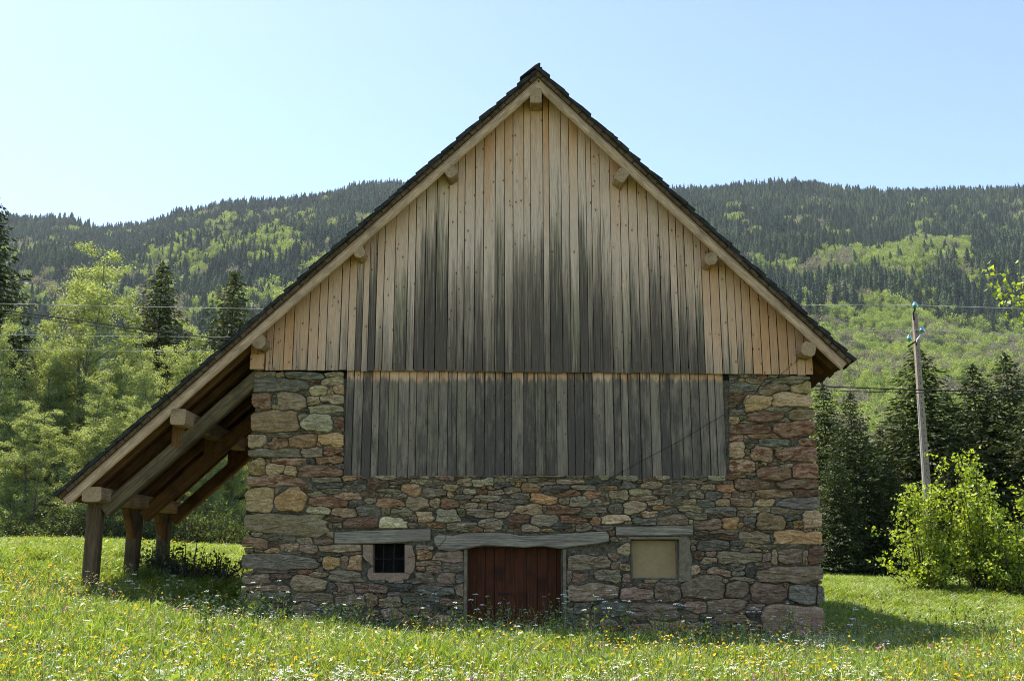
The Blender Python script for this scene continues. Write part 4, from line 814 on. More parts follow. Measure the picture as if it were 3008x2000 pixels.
def plant(name, tm, cm, loc, scale, rotz, label, cat, group=None, parts=('trunk', 'crown')):
    e = empty(name, loc, label, cat, group)
    for nm, me in zip(parts, (tm, cm)):
        o = bpy.data.objects.new(nm, me); link(o, e); o.matrix_parent_inverse = Matrix.Identity(4)
    e.rotation_euler = (0, 0, rotz); e.scale = scale
    return e
def tree_at(name, variant, x, ytop, Y, Hm, wide, label, cat, group=None, base=None):
    """stand a tree of model height Hm so that its tip is seen at photo point (x, ytop)"""
    tp = PD(x, ytop, Y); z0 = gz(tp.x, Y) - .05; s = (tp.z - z0) / Hm
    return plant(name, *variant, (tp.x, Y, z0), (s * wide, s * wide, s), random.uniform(0, 6.28), label, cat, group)
SPV = [spruce(s) for s in (11, 12, 13)]; SPL = [spruce(s, mat=M['spruce_light'], dens=1.0) for s in (14, 15)]
g_ = 'spruces at the meadow edge right of the barn'
for v, x, yt, Y, w, lab in [(0, 1893, 880, 27, 1.0, 'dark spruce half hidden behind the right stone corner of the barn'), (1, 1956, 902, 24, .95, 'dark spruce with a slim top nearest to the barn corner on the right'),
                            (2, 2025, 985, 29, 1.05, 'lower dark spruce between the slim one and the tall one behind the pole'), (0, 2112, 800, 27, 1.35, 'tall broad dark spruce rising behind the concrete pole'),
                            (1, 2178, 905, 31, 1.1, 'dark spruce whose tip shows just right of the concrete pole'), (2, 2236, 838, 29, 1.15, 'tall dark spruce behind the leafy bush, second from the frame edge'),
                            (0, 2312, 812, 28, 1.15, 'tall dark spruce behind the leafy bush close to the right frame edge'), (1, 2385, 850, 25, 1.2, 'dark spruce cut off by the right frame edge'), (2, 1990, 1010, 33, 1.3, 'shaded spruce filling the gap behind the slim one'),
                            (1, 2070, 930, 34, 1.2, 'spruce behind the tall broad one, only its left flank showing'),
                            (1, 1918, 1040, 22.5, 1.0, 'low dark spruce at the meadow edge right beside the barn corner'), (2, 2045, 1060, 23, 1.1, 'low dark spruce in front of the tall one, left of the pole'), (0, 2180, 1040, 24, 1.1, 'low dark spruce behind the left part of the leafy bush'), (0, 1925, 985, 36, 1.3, 'shaded spruce right behind the barn corner spruce'), (2, 2145, 940, 37, 1.3, 'spruce in the back row right of the pole'), (0, 2275, 900, 38, 1.3, 'spruce in the back row above the bush'), (1, 2350, 900, 36, 1.3, 'spruce in the back row at the right frame edge')]:
    tree_at('spruce_tree', SPV[v], x, yt, Y, 14.0, w * 1.6, lab, 'spruce', g_)
tree_at('spruce_tree', SPV[1], -8, 462, 26, 14.0, 1.35, 'tall dark spruce cut off by the left frame edge', 'spruce')
tree_at('spruce_tree', SPL[0], 376, 604, 34, 14.0, 1.5, 'dark green spruce rising behind the pale thicket left of the barn', 'spruce')
tree_at('spruce_tree', SPL[1], 541, 622, 33, 14.0, 1.45, 'yellowish green spruce rising just left of the barn roof', 'spruce')
BRV = [broadleaf(21, 11, 2.7, 160, 340, .068, M['alder'], 4, .04), broadleaf(22, 11, 2.4, 145, 340, .068, M['alder'], 3, .04), broadleaf(23, 11, 3.0, 165, 340, .068, M['alder'], 4, .04)]
g_ = 'pale green young trees of the thicket left of the barn'
for v, x, yt, Y, w, lab in [(0, 205, 566, 26, 1.2, 'tallest pale green young tree of the thicket, its top against the mountain'), (1, 112, 690, 24, 1.0, 'pale green young tree left of the tallest one in the thicket'), (2, 26, 752, 22, 1.1, 'pale green young tree at the left end of the thicket'),
                            (2, 300, 690, 25, 1.0, 'pale green young tree right of the tallest one in the thicket'), (0, 398, 760, 23, 1.1, 'pale green young tree in front of the dark green spruce'), (1, 462, 815, 24, 1.1, 'pale green young tree of the thicket nearest to the barn roof'),
                            (1, -70, 720, 23, 1.2, 'pale green young tree cut off by the left frame edge'), (2, 245, 860, 19.5, 1.5, 'lower leafy young tree at the front edge of the thicket'), (0, 80, 930, 19, 1.5, 'low leafy young tree at the front left of the thicket'),
                            (1, 372, 930, 19.5, 1.5, 'low leafy young tree at the front right of the thicket'), (0, 505, 930, 22, 1.3, 'young tree half hidden by the lean-to roof edge'), (2, 470, 1010, 25, 1.4, 'leafy tree seen through the open lean-to'), (1, 560, 980, 23, 1.3, 'shaded leafy tree seen beside the stone corner through the lean-to'),
                            (0, 160, 800, 28, 1.3, 'young tree in the second row of the thicket behind the low left one'), (2, 340, 840, 28, 1.3, 'young tree in the second row of the thicket behind the low right one')]:
    tree_at('young_tree', BRV[v], x, yt, Y, 11.0, w, lab, 'tree', g_)
for x, yt, Y, w, lab in [(60, 960, 33, 1.7, 'dark spruce deep in the shade behind the left thicket'), (180, 940, 34, 1.7, 'dark spruce in the shade behind the middle of the thicket'), (300, 950, 33, 1.7, 'dark spruce in the shade behind the right of the thicket'), (430, 1000, 34, 1.7, 'dark spruce in the shade behind the lean-to eave'), (545, 1000, 33, 1.7, 'dark spruce in the shade behind the lean-to opening'), (-60, 960, 33, 1.7, 'dark spruce behind the thicket at the left frame edge')]:
    tree_at('spruce_tree', SPV[random.randrange(3)], x, yt, Y, 14.0, w, lab, 'spruce', 'shaded spruces behind the thicket')
# leafy maple bush at the right
def bush(seed, H, Rr, stems, tw, per, lsize, mat):
    rg = np.random.default_rng(seed); paths, cs = [], []
    for s in range(stems):
        a_ = rg.uniform(0, 6.28); r0 = rg.uniform(0, .35) * Rr; hh = H * (1.0 if s < 2 else rg.uniform(.3, .98)); out = Rr * rg.uniform(.1, 1.1) * (1.2 - hh / H * .95)
        f = lambda t, a_=a_, r0=r0, hh=hh, out=out: np.array([math.cos(a_) * (r0 + out * t ** 1.5), math.sin(a_) * (r0 + out * t ** 1.5), hh * t])
        ts = np.linspace(0, 1, 7); paths.append(([f(t) for t in ts], [.018 * (1 - .8 * t) + .003 for t in ts]))
        for k in range(tw):
            t = rg.uniform(.14, 1.0); p0 = f(t); b_ = rg.uniform(0, 6.28); ln = rg.uniform(.15, .55) * (1.2 - .6 * t); p1 = p0 + np.array([math.cos(b_) * ln, math.sin(b_) * ln, ln * rg.uniform(.1, .6)])
            paths.append(([p0, p1], [.006, .003])); m_ = int(per * rg.uniform(.6, 1.4)); q = rg.uniform(.35, 1.08, m_)
            cs.append(p0 + (p1 - p0) * q[:, None] + rg.normal(size=(m_, 3)) * .07)
    c = np.concatenate(cs); V, F = branch_tubes(paths)
    return mesh('stems', V, F, M['bark_dark'], True), leaf_mesh('foliage', c, rg.uniform(.6, 1.25, len(c)) * lsize, 1.25, mat, rg, normal_up=1.0)
for sd, x, yt, Y, H, Rr, st, lab in [(31, 2118, 1105, 8.6, 2.9, 1.5, 22, 'leafy yellow green maple bush around the foot of the concrete pole'), (32, 2226, 1038, 8.2, 3.7, 1.5, 24, 'taller leafy yellow green maple bush right of the pole, with a slender top'), (33, 2330, 1100, 7.6, 3.2, 1.45, 20, 'leafy yellow green maple bush cut off by the right frame edge')]:
    tp = PD(x, yt, Y); z0 = gz(tp.x, Y) - .05; bm = bush(sd, tp.z - z0, Rr * .95, st + 8, 14, 13, .088, M['maple'])
    plant('maple_bush', *bm, (tp.x, Y, z0), (1, 1, 1), 0, lab, 'bush', 'maple bushes right of the barn', ('stems', 'foliage'))
for sd, x, Y, H, Rr, lab in [(41, 352, 2.9, .75, .55, 'dark leafy nettle clump at the foot of the lean-to posts'), (42, 430, 2.6, .85, .65, 'dark leafy nettle clump in the shade under the lean-to'), (43, 500, 2.9, .7, .55, 'dark leafy nettle clump under the lean-to nearest to the stone corner')]:
    tp = PD(x, 1300, Y); bm = bush(sd, H * .9, Rr * 1.15, 18, 5, 4, .07, M['nettle'])
    plant('nettle_clump', *bm, (tp.x, Y, gz(tp.x, Y) - .03), (1, 1, 1), 0, lab, 'nettles', 'nettle clumps under the lean-to', ('stems', 'foliage'))
# low undergrowth closing the foot of the thicket
M['undergrowth'] = leaf_mat('undergrowth leaves', (.05, .08, .016), (.13, .16, .04), .35, .02)
UG = [bush(s_, 1.4, 1.5, 26, 9, 12, .07, M['undergrowth']) for s_ in (46, 47)]
for i, (x, Y, sc, lab) in enumerate([(10, 17.4, 1.0, 'low leafy shrub at the foot of the thicket by the left frame edge'), (70, 18.2, .9, 'second low leafy shrub from the left at the thicket foot'), (128, 17.2, 1.1, 'third low leafy shrub from the left at the thicket foot'), (165, 18.4, .9, 'low leafy shrub at the thicket foot just left of the nearest post'),
                                     (262, 18.0, 1.1, 'low leafy shrub seen between the first and second lean-to posts'), (345, 18.6, 1.0, 'low leafy shrub seen between the second and third lean-to posts'), (430, 18.2, 1.15, 'low leafy shrub seen right of the third lean-to post'), (505, 18.8, 1.2, 'low leafy shrub seen beside the stone corner under the lean-to')]):
    tp = PD(x, 1250, Y); plant('shrub', *UG[i % 2], (tp.x, Y, gz(tp.x, Y) - .05), (sc, sc, sc * random.uniform(.8, 1.2)), random.uniform(0, 6.28), lab, 'shrub', 'low shrubs along the thicket foot', ('stems', 'foliage'))
# maple whose trunk stands outside the frame; one limb hangs in from the right
rg = np.random.default_rng(51); Y = 3.5; tz = PD(2358, 640, Y); tx = PD(2358, 640, Y).x + 1.9; g0 = gz(tx, Y)
paths = [([np.array([tx + .05 * math.sin(h), Y, g0 + h]) for h in np.linspace(0, 8, 9)], list(np.linspace(.16, .04, 9)))]; cs = []
def limb(tips, start):
    for (x, y, yo) in tips:
        e = np.array(PD(x, y, Y + yo)); s_ = np.array(start); mid = (s_ + e) / 2 + np.array([.1, 0, .22]); paths.append(([s_, mid, e], [.03, .012, .004]))
        cs.append(e + rg.normal(size=(11, 3)) * np.array([.12, .12, .10])); cs.append((mid * .35 + e * .65) + rg.normal(size=(7, 3)) * .12)
limb([(2292, 622, .0), (2318, 655, .1), (2308, 690, .0), (2332, 700, -.1), (2349, 664, 0), (2350, 690, .2), (2345, 720, .1), (2356, 740, 0), (2300, 662, .1)], (tx, Y, tz.z - .9))
for k in range(70):
    a_ = rg.uniform(0, 6.28); e = np.array([tx + .9 + rg.normal(0, .9), Y + rg.normal(0, 1.2), g0 + rg.uniform(4.2, 9.0)])
    if e[0] < tx - .55: continue
    s_ = np.array([tx, Y, max(g0 + 3, e[2] - 1.2)]); paths.append(([s_, (s_ + e) / 2 + .1, e], [.03, .015, .005])); cs.append(e + rg.normal(size=(40, 3)) * .28)
V, F = branch_tubes(paths); V = [(v[0] - tx, v[1] - Y, v[2] - g0) for v in V]; c = np.concatenate(cs) - np.array([tx, Y, g0])
plant('maple_tree', mesh('trunk', V, F, M['bark_dark'], True), leaf_mesh('crown', c, rg.uniform(.08, .14, len(c)), 1.25, M['maple'], rg, normal_up=1.0), (tx, Y, g0), (1, 1, 1), 0, 'yellow green leafy branch reaching in from the right frame edge', 'tree')

# ================================================================ pole and wires
PY = 14.0
pb, pt_ = PD(2146, 1292, PY), PD(2106, 722, PY); ax = (pt_ - pb).normalized(); g0 = gz(pb.x, PY) - .3; pb = pb + ax * ((g0 - pb.z) / ax.z)
pole = empty('utility_pole', (pb.x, PY, g0), 'tapered concrete power pole with teal glass insulators beside the leafy bush', 'pole')
def taper(p0, p1, w0, w1):
    X = Vector((1, 0, 0)); Yv = Vector((0, 1, 0)); V = []
    for p, w in ((p0, w0), (p1, w1)):
        for sx, sy in ((-1, -1), (1, -1), (1, 1), (-1, 1)): V.append(tuple(p + X * sx * w / 2 + Yv * sy * w / 2))
    return V, [(3, 2, 1, 0), (4, 5, 6, 7)] + [(i, (i + 1) % 4, 4 + (i + 1) % 4, 4 + i) for i in range(4)]
shaft = obj('shaft', *taper(pb, pt_, .23, .13), M['concrete'], pole)
for k in range(26):                                                # near-black plates painting the shade inside moulded holes down the pole
    q = pb + (pt_ - pb) * (.36 + .62 * k / 26); q = Vector((q.x, PY - (.23 - .10 * (.36 + .62 * k / 26)) / 2 - .002, q.z)); obj('hole', *box(q.x - .012, q.x + .012, q.y, q.y + .006, q.z - .02, q.z + .02), M['void'], shaft)
def tb(name, pts, r, mat, par, n=6): return obj(name, *tube_arrays(pts, r, n), mat, par, True)
tb('conduit', [PD(2113, 915, PY - .2), PD(2131, 1172, PY - .22)], .018, M['wire'], pole)
F_ = PY - .16
tb('crossarm', [PD(2091, 798, F_), PD(2109, 786, F_), PD(2110, 795, F_)], .028, M['iron'], pole)
tb('crossarm', [PD(2112, 793, F_), PD(2111, 783, F_), PD(2123, 768, F_)], .028, M['wire'], pole)
tb('bracket', [PD(2105, 738, F_), PD(2103, 722, F_), PD(2107, 712, F_), PD(2108, 704, F_)], .028, M['iron'], pole)
def insulator(p):
    prof = [(.0, .12), (.035, .115), (.05, .085), (.045, .05), (.075, .03), (.09, -.02), (.082, -.075), (.06, -.06), (.03, -.05), (.02, -.12)]; n = 12; V, F = [], []
    for r, z in prof:
        for k in range(n): V.append((p.x + r * math.cos(6.283 * k / n), p.y + r * math.sin(6.283 * k / n), p.z + z))
    for i in range(len(prof) - 1):
        for k in range(n): F.append((i * n + k, i * n + (k + 1) % n, i * n + n + (k + 1) % n, i * n + n + k))
    obj('insulator', V, F, M['glass'], pole, True)
I1, I2, I3 = PD(2107, 703, F_), PD(2123, 760, F_), PD(2094, 779, F_)
for q in (I1, I2, I3): insulator(q)
def spline(pts, n=16):
    pts = [np.array(p) for p in pts]; out = []
    for i in range(len(pts) - 1):
        p0, p1, p2, p3 = pts[max(i - 1, 0)], pts[i], pts[i + 1], pts[min(i + 2, len(pts) - 1)]
        for k in range(n):
            t = k / n; out.append(.5 * ((2 * p1) + (-p0 + p2) * t + (2 * p0 - 5 * p1 + 4 * p2 - p3) * t * t + (-p0 + 3 * p1 - 3 * p2 + p3) * t ** 3))
    return out + [pts[-1]]
def wire(pts, r, mat, label): obj('wire', *tube_arrays(spline(pts), r, 4), mat, None, label=label, cat='wire', group='overhead lines behind the barn')
wire([PD(-400, 690, F_), PD(0, 699, F_), PD(590, 711, F_), PD(1179, 716, F_), PD(1870, 703, F_), I1, PD(2500, 716, F_)], .007, M['wire'], 'uppermost thin pale wire, to the top insulator of the pole')
wire([PD(-400, 764, F_), PD(0, 771, F_), PD(490, 776, F_), PD(1179, 782, F_), PD(1870, 768, F_), I2, PD(2500, 782, F_)], .004, M['wire'], 'middle thin pale wire, to the right arm insulator of the pole')
wire([PD(-400, 800, F_), PD(0, 805, F_), PD(470, 809, F_), PD(1179, 812, F_), PD(1870, 790, F_), I3, PD(2500, 800, F_)], .004, M['wire'], 'lowest thin pale wire, to the left arm insulator of the pole')
CY = 9.0
wire([PD(-400, 660, CY), PD(0, 713, CY), PD(505, 780, CY), PD(1179, 847, CY), PD(1868, 888, CY), PD(2358, 904, CY), PD(2700, 910, CY)], .015, M['cable'], 'upper of the two thick black cables, sloping down behind the barn')
wire([PD(-400, 668, CY), PD(0, 720, CY), PD(505, 790, CY), PD(1179, 857, CY), PD(1868, 897, CY), PD(2358, 909, CY), PD(2700, 913, CY)], .010, M['cable'], 'lower of the two black cables, sloping down behind the barn')

# ================================================================ the meadow
M['grass'] = leaf_mat('grass blades', None, None, .45, .05, use_col=True, tcol=(1.25, 1.25, .6))
M['stemgreen'] = leaf_mat('flower stems', (.09, .13, .03), (.15, .18, .05), .3, .03)
def flat(name, col, tr=.35):
    m = leaf_mat(name, col, tuple(min(1, c * 1.1) for c in col), tr, .02, tcol=(1, 1, 1)); return m
M['yellow'] = flat('buttercup petals', (.85, .52, .012)); M['white'] = flat('white umbel florets', (.80, .80, .72)); M['pink'] = flat('pink campion petals', (.62, .16, .38)); M['red'] = flat('red sorrel seeds', (.36, .075, .04)); M['straw'] = flat('grass seed heads', (.36, .25, .13))
def tuft(seed, nb, spread, herbs):
    rg = np.random.default_rng(seed); V, F, Cc = [], [], []
    def add(pts, w, cols):
        o = len(V)
        for p, ww, c in zip(pts, w, cols):
            side = np.array([math.cos(sa), math.sin(sa), 0]) * ww; V.append(p - side); V.append(p + side); Cc.append((*c, 1)); Cc.append((*c, 1))
        for k in range(len(pts) - 1): F.append((o + 2 * k, o + 2 * k + 1, o + 2 * k + 3, o + 2 * k + 2))
    for b in range(nb):
        h = rg.uniform(.45, 1.0); a_ = rg.uniform(0, 6.28); r = spread * rg.random() ** .5; p = np.array([r * math.cos(a_), r * math.sin(a_), 0]); la = rg.uniform(0, 6.28); ln = rg.uniform(.05, .45) * h; sa = rg.uniform(0, 6.28)
        d = np.array([math.cos(la), math.sin(la), 0]) * ln; k = rg.random()
        g1 = np.array([.075, .135, .009]) * (1 - k) + np.array([.30, .37, .05]) * k
        if rg.random() < .06: g1 = np.array([.36, .33, .15])
        g2 = g1 * 1.25 if rg.random() < .86 else np.array([.42, .42, .19])
        w = rg.uniform(.006, .013); add([p, p + d * .35 + [0, 0, h * .6], p + d + [0, 0, h * (.98 - .2 * ln)]], [w, w * .85, w * .25], [g1 * .8, g1, g2])
    for b in range(herbs):
        h = rg.uniform(.25, .85); a_ = rg.uniform(0, 6.28); r = spread * 1.1 * rg.random() ** .5; p = np.array([r * math.cos(a_), r * math.sin(a_), h]); sa = rg.uniform(0, 6.28); d = rg.normal(size=3); d /= np.linalg.norm(d); s = rg.uniform(.03, .075)
        k = rg.random(); c = np.array([.12, .22, .015]) * (1 - k) + np.array([.27, .35, .05]) * k; add([p - d * s, p, p + d * s], [.002, s * .42, .002], [c, c, c])
    return np_mesh('grass', np.array(V), np.array(F), M['grass'], np.array(Cc))
TU = [proto('grass_tuft', tuft(s, 62, .17, h)) for s, h in ((61, 10), (62, 22), (63, 34), (64, 8), (65, 26))]
BAR = (wl - .1, wr + .1, -.12, BY + .1)
def clear(x, y): return ~((x > BAR[0]) & (x < BAR[1]) & (y > BAR[2]) & (y < BAR[3]))
def wedge(y0, y1, dens, wide=.60):
    d0, d1 = y0 - CAM_Y, y1 - CAM_Y; n = int(dens * wide * (d1 * d1 - d0 * d0)); d = np.sqrt(rng.uniform(d0 * d0, d1 * d1, n)); x = rng.uniform(-wide, wide, n) * d; y = d + CAM_Y; k = clear(x, y); return x[k], y[k]
x1, y1 = wedge(-11.5, -.1, 48); x2, y2 = wedge(-.1, 14, 30); k = (np.abs(x2) > 4.5) ; x2, y2 = x2[k], y2[k]; x3, y3 = wedge(14, 27, 14)
gx_ = np.concatenate([x1, x2, x3]); gy_ = np.concatenate([y1, y2, y3]); gzz = ground(gx_, gy_)
hh = np.where(gy_ < -2.2, np.where(gy_ > -7, .56, .48), np.where(gy_ < -.1, .38, np.where(gx_ > 0, .27, .34))) * (.75 + .5 * fbm(gx_ / 1.4, gy_ / 1.4, 91)) * rng.uniform(.8, 1.2, len(gx_))
hh *= np.where((gy_ > -.1) & (gx_ < -4.5) & (gx_ > -7.0) & (gy_ < 4), .7, 1.0)
hh *= np.where(gy_ < -.1, np.clip(.72 + (-gy_) / 9, .72, 1.0), 1.0)
n_ = len(gx_)
scatter('grass', np.stack([gx_, gy_, gzz - .02], 1), np.stack([rng.uniform(.7, 1.15, n_), rng.uniform(.7, 1.15, n_), hh], 1), np.stack([rng.normal(0, .1, n_), rng.normal(0, .1, n_), rng.uniform(0, 6.28, n_)], 1), rng.integers(0, 5, n_), TU,
        label='tall sunlit meadow grass in front of and around the barn', cat='grass', kind='stuff')
# ---- flowers
def two(name, parts):
    """one mesh out of (verts, faces, material) pieces"""
    V, F, mi, mats = [], [], [], []
    for v, f, m_ in parts:
        o = len(V); V += [tuple(p) for p in v]
        if m_ not in mats: mats.append(m_)
        for q in f: F.append(tuple(i + o for i in q)); mi.append(mats.index(m_))
    me = bpy.data.meshes.new(name); me.from_pydata(V, [], F)
    for m_ in mats: me.materials.append(m_)
    me.polygons.foreach_set('material_index', mi); me.update(); return me
def stem(h, bend, r=.0022, rg=random): return tube_arrays([(0, 0, 0), (bend * .3, bend * .2, h * .55), (bend, bend * .6, h)], [r * 1.3, r, r * .7], 3)
def disc(c, r, n, tilt, cup=.25):
    V = [tuple(c)]; tilt = Vector(tilt).normalized(); a = tilt.orthogonal().normalized(); b = tilt.cross(a)
    for k in range(2 * n):
        t = math.pi * k / n; rr = r if k % 2 == 0 else r * .72; V.append(tuple(Vector(c) + (a * math.cos(t) + b * math.sin(t)) * rr + tilt * r * cup))
    return V, [(0, 1 + k, 1 + (k + 1) % (2 * n)) for k in range(2 * n)]
def buttercup(seed):
    rd = random.Random(seed); parts = []
    for k in range(2):
        h = rd.uniform(.40, .58); bx, by = rd.uniform(-.12, .12), rd.uniform(-.12, .12)
        v, f = tube_arrays([(0, 0, 0), (bx * .4, by * .4, h * .6), (bx, by, h)], [.003, .0022, .0015], 3); parts.append((v, f, M['stemgreen']))
        v, f = disc((bx, by, h), .0165, 5, (rd.uniform(-.9, .9), rd.uniform(-1.2, .3), .7), .3); parts.append((v, f, M['yellow']))
    return two('buttercup', parts)
def umbel_geo(c, r, n, rd, fl=.007):
    V, F = [], []
    for k in range(n):
        a_, q = rd.uniform(0, 6.28), r * rd.random() ** .5; v, f = disc((c[0] + q * math.cos(a_), c[1] + q * math.sin(a_), c[2] + .2 * (r - q) + rd.uniform(-.004, .004)), fl * rd.uniform(.7, 1.3), 4, (rd.uniform(-.5, .5), rd.uniform(-.8, .3), 1)); o = len(V); V += v; F += [tuple(i + o for i in t) for t in f]
    return V, F
def small_umbel(seed):
    rd = random.Random(seed); h = rd.uniform(.40, .60); parts = [(*tube_arrays([(0, 0, 0), (.02, .01, h * .6), (.03, .02, h)], [.004, .003, .002], 3), M['stemgreen'])]
    for k in range(4): parts.append((*umbel_geo((.03 + rd.uniform(-.05, .05), .02 + rd.uniform(-.05, .05), h + rd.uniform(-.03, .03)), .019, 7, rd, .0052), M['white']))
    return two('small_umbel', parts)
def pink(seed):
    rd = random.Random(seed); h = rd.uniform(.42, .58); parts = [(*tube_arrays([(0, 0, 0), (.02, .01, h)], [.003, .002], 3), M['stemgreen'])]
    for k in range(3): parts.append((*disc((.02 + rd.uniform(-.025, .025), .01 + rd.uniform(-.02, .02), h + rd.uniform(-.03, .01)), .011, 5, (rd.uniform(-1, 1), -.8, .7)), M['pink']))
    return two('pink_flower', parts)
def spike(seed, mat, h0=.55):
    rd = random.Random(seed); h = h0 * rd.uniform(.85, 1.15); parts = [(*tube_arrays([(0, 0, 0), (.02, .0, h * .6), (.035, .01, h)], [.0032, .0025, .0015], 3), M['stemgreen'])]
    for k in range(16):
        t = rd.uniform(.66, 1.0); parts.append((*disc((.035 * t + rd.uniform(-.014, .014) * (1.4 - t), rd.uniform(-.012, .012), h * t), .0075, 3, (rd.uniform(-1, 1), rd.uniform(-1, 1), rd.uniform(-1, 1))), mat))
    return two('spike', parts)
FL = [proto('flower', m_) for m_ in (buttercup(1), buttercup(2), buttercup(3), small_umbel(4), small_umbel(5), pink(6), spike(7, M['red']), spike(8, M['straw']))]
fx, fyy = wedge(-11.5, -.5, 38); x2, y2 = wedge(-.5, 9, 9); k = (x2 < -4.8) | ((x2 > 5.6) & (rng.random(len(x2)) < .25)); fx = np.concatenate([fx, x2[k]]); fyy = np.concatenate([fyy, y2[k]])
pat = fbm(fx / 2.2, fyy / 2.2, 13); pat2 = fbm(fx / 1.1, fyy / 1.1, 17); u = rng.random(len(fx))
kind = np.where(u < .50 + 1.5 * (pat - .5), rng.integers(0, 3, len(fx)), np.where(u < .70 + 1.6 * (pat2 - .52), rng.integers(3, 5, len(fx)), np.where(u < .725, 5, np.where(u < .79, 6, 7))))
keep = (rng.random(len(fx)) < np.where(kind < 5, .95, .55))
fx, fyy, kind = fx[keep], fyy[keep], kind[keep]; n_ = len(fx); sc_ = rng.uniform(.78, 1.18, n_) * np.where(fyy < -.5, 1, .75)
scatter('meadow_flowers', np.stack([fx, fyy, ground(fx, fyy) - .01], 1), np.stack([sc_, sc_, sc_], 1), np.stack([rng.normal(0, .1, n_), rng.normal(0, .1, n_), rng.uniform(0, 6.28, n_)], 1), kind, FL,
        label='yellow buttercups, small white umbels and pink flowers strewn through the meadow', cat='flowers', kind='stuff')
# ---- thin stalks of grass in seed standing above the sward
def stalks(seed):
    rd = random.Random(seed); parts = []
    for k in range(4):
        h = rd.uniform(.65, 1.0); bx, by = rd.uniform(-.22, .22), rd.uniform(-.22, .22); lx, ly = bx + rd.uniform(-.12, .12), by + rd.uniform(-.12, .12)
        parts.append((*tube_arrays([(bx, by, 0), ((bx * .6 + lx * .4), (by * .6 + ly * .4), h * .6), (lx, ly, h)], [.003, .0025, .0015], 3), M['stalk']))
        for q in range(9):
            t = rd.uniform(.78, 1.02); parts.append((*disc((bx + (lx - bx) * t + rd.uniform(-.02, .02), by + (ly - by) * t + rd.uniform(-.02, .02), h * t), .009, 2, (rd.uniform(-1, 1), rd.uniform(-1, 1), rd.uniform(-1, 1))), M['stalk']))
    return two('seed_stalk', parts)
M['stalk'] = leaf_mat('pale seed stalks', (.30, .31, .14), (.50, .47, .27), .35, .03, inst=.8)
SK = [proto('seed_stalk', stalks(s)) for s in (81, 82, 83)]
sx_, sy_ = wedge(-11.5, -1.6, 9); k = fbm(sx_ / 1.3 + 40, sy_ / 1.3, 19) > .42; sx_, sy_ = sx_[k], sy_[k]; n_ = len(sx_); hs_ = rng.uniform(.5, .8, n_)
scatter('seed_stalks', np.stack([sx_, sy_, ground(sx_, sy_)], 1), np.stack([hs_ ** 0, hs_ ** 0, hs_], 1), np.stack([rng.normal(0, .12, n_), rng.normal(0, .12, n_), rng.uniform(0, 6.28, n_)], 1), rng.integers(0, 3, n_), SK,
        label='pale thin grass stalks in seed standing above the meadow', cat='grass stalks', kind='stuff')
# ---- rank weeds along the foot of the wall: leafy stalks of uneven height
def weed(seed):
    rg = np.random.default_rng(seed); rd = random.Random(seed); parts = []
    for s in range(5):
        h = rg.uniform(.35, 1.0); bx, by = rg.normal(0, .16, 2); p = [np.array([bx * .2, by * .2, 0]), np.array([bx * .6, by * .6, h * .6]), np.array([bx, by, h])]
        parts.append((*tube_arrays(p, [.007, .005, .002], 3), M['stemgreen'])); n = int(26 * h); t = rg.uniform(.12, .97, n); c = np.where(t[:, None] < .6, p[0] + (p[1] - p[0]) * (t[:, None] / .6), p[1] + (p[2] - p[1]) * ((t[:, None] - .6) / .4)) + rg.normal(size=(n, 3)) * .045
        v, f = cards(c, rg.uniform(.05, .13, n) * (1.2 - .7 * t), 2.0, rg); parts.append(([tuple(q) for q in v], [tuple(int(i) for i in q) for q in f], M['weed']))
        if rd.random() < .35: parts.append((*umbel_geo((bx, by, h), .04, 14, rd, .009), M['white']))
    return two('weed', parts)
M['weed'] = leaf_mat('weed leaves', (.08, .14, .015), (.24, .29, .05), .42, .03, inst=.7)
WD = [proto('weed', weed(s)) for s in (71, 72, 73, 74)]
n_ = 620; wx_ = rng.uniform(-6.8, 7.2, n_); wy_ = -.3 - 5.2 * rng.random(n_); k = fbm(wx_ / .8 + 3, wy_ / 1.5, 55) > .44; wx_, wy_ = wx_[k], wy_[k]; n_ = len(wx_); hs_ = np.where(rng.random(n_) < .35, rng.uniform(.6, 1.0, n_), rng.uniform(.28, .6, n_)) * np.where(wx_ < -4.5, .7, 1.0)
scatter('wall_weeds', np.stack([wx_, wy_, ground(wx_, wy_) - .01], 1), np.stack([hs_ ** .5 * .8, hs_ ** .5 * .8, hs_ * 1.15], 1), np.stack([rng.normal(0, .12, n_), rng.normal(0, .12, n_), rng.uniform(0, 6.28, n_)], 1), rng.integers(0, 4, n_), WD,
        label='rank leafy weeds growing along the foot of the stone wall', cat='weeds', kind='stuff')
# ---- single tall flowers that stand out against the barn
def cow_parsley(x, y, Y, label, seed, n=4, spread=.12):
    rd = random.Random(seed); tp = PD(x, y, Y); g0 = gz(tp.x, Y); e = empty('cow_parsley', (tp.x, Y, g0), label, 'flower', 'tall white umbel flowers at the barn front'); h = tp.z - g0
    heads = [(0, 0, h)] + [(rd.uniform(-spread, spread), rd.uniform(-.08, .08), h - rd.uniform(.02, .22)) for _ in range(n - 1)]
    fork = (0.01, 0, h * .62)
    parts = [tube_arrays([(.03, 0, 0), fork], [.005, .004], 5)] + [tube_arrays([fork, ((fork[0] + q[0]) / 2, q[1] / 2, (fork[2] + q[2]) / 2 + .01), q], [.003, .0025, .002], 4) for q in heads]
    V, F = merge(parts); s = link(bpy.data.objects.new('stem', mesh('stem', V, F, M['stemgreen'])), e); s.matrix_parent_inverse = Matrix.Identity(4)
    for q in heads:
        me = mesh('umbel', *umbel_geo(q, rd.uniform(.03, .05), 26, rd, .009), M['white']); o = link(bpy.data.objects.new('umbel', me), e); o.matrix_parent_inverse = Matrix.Identity(4)
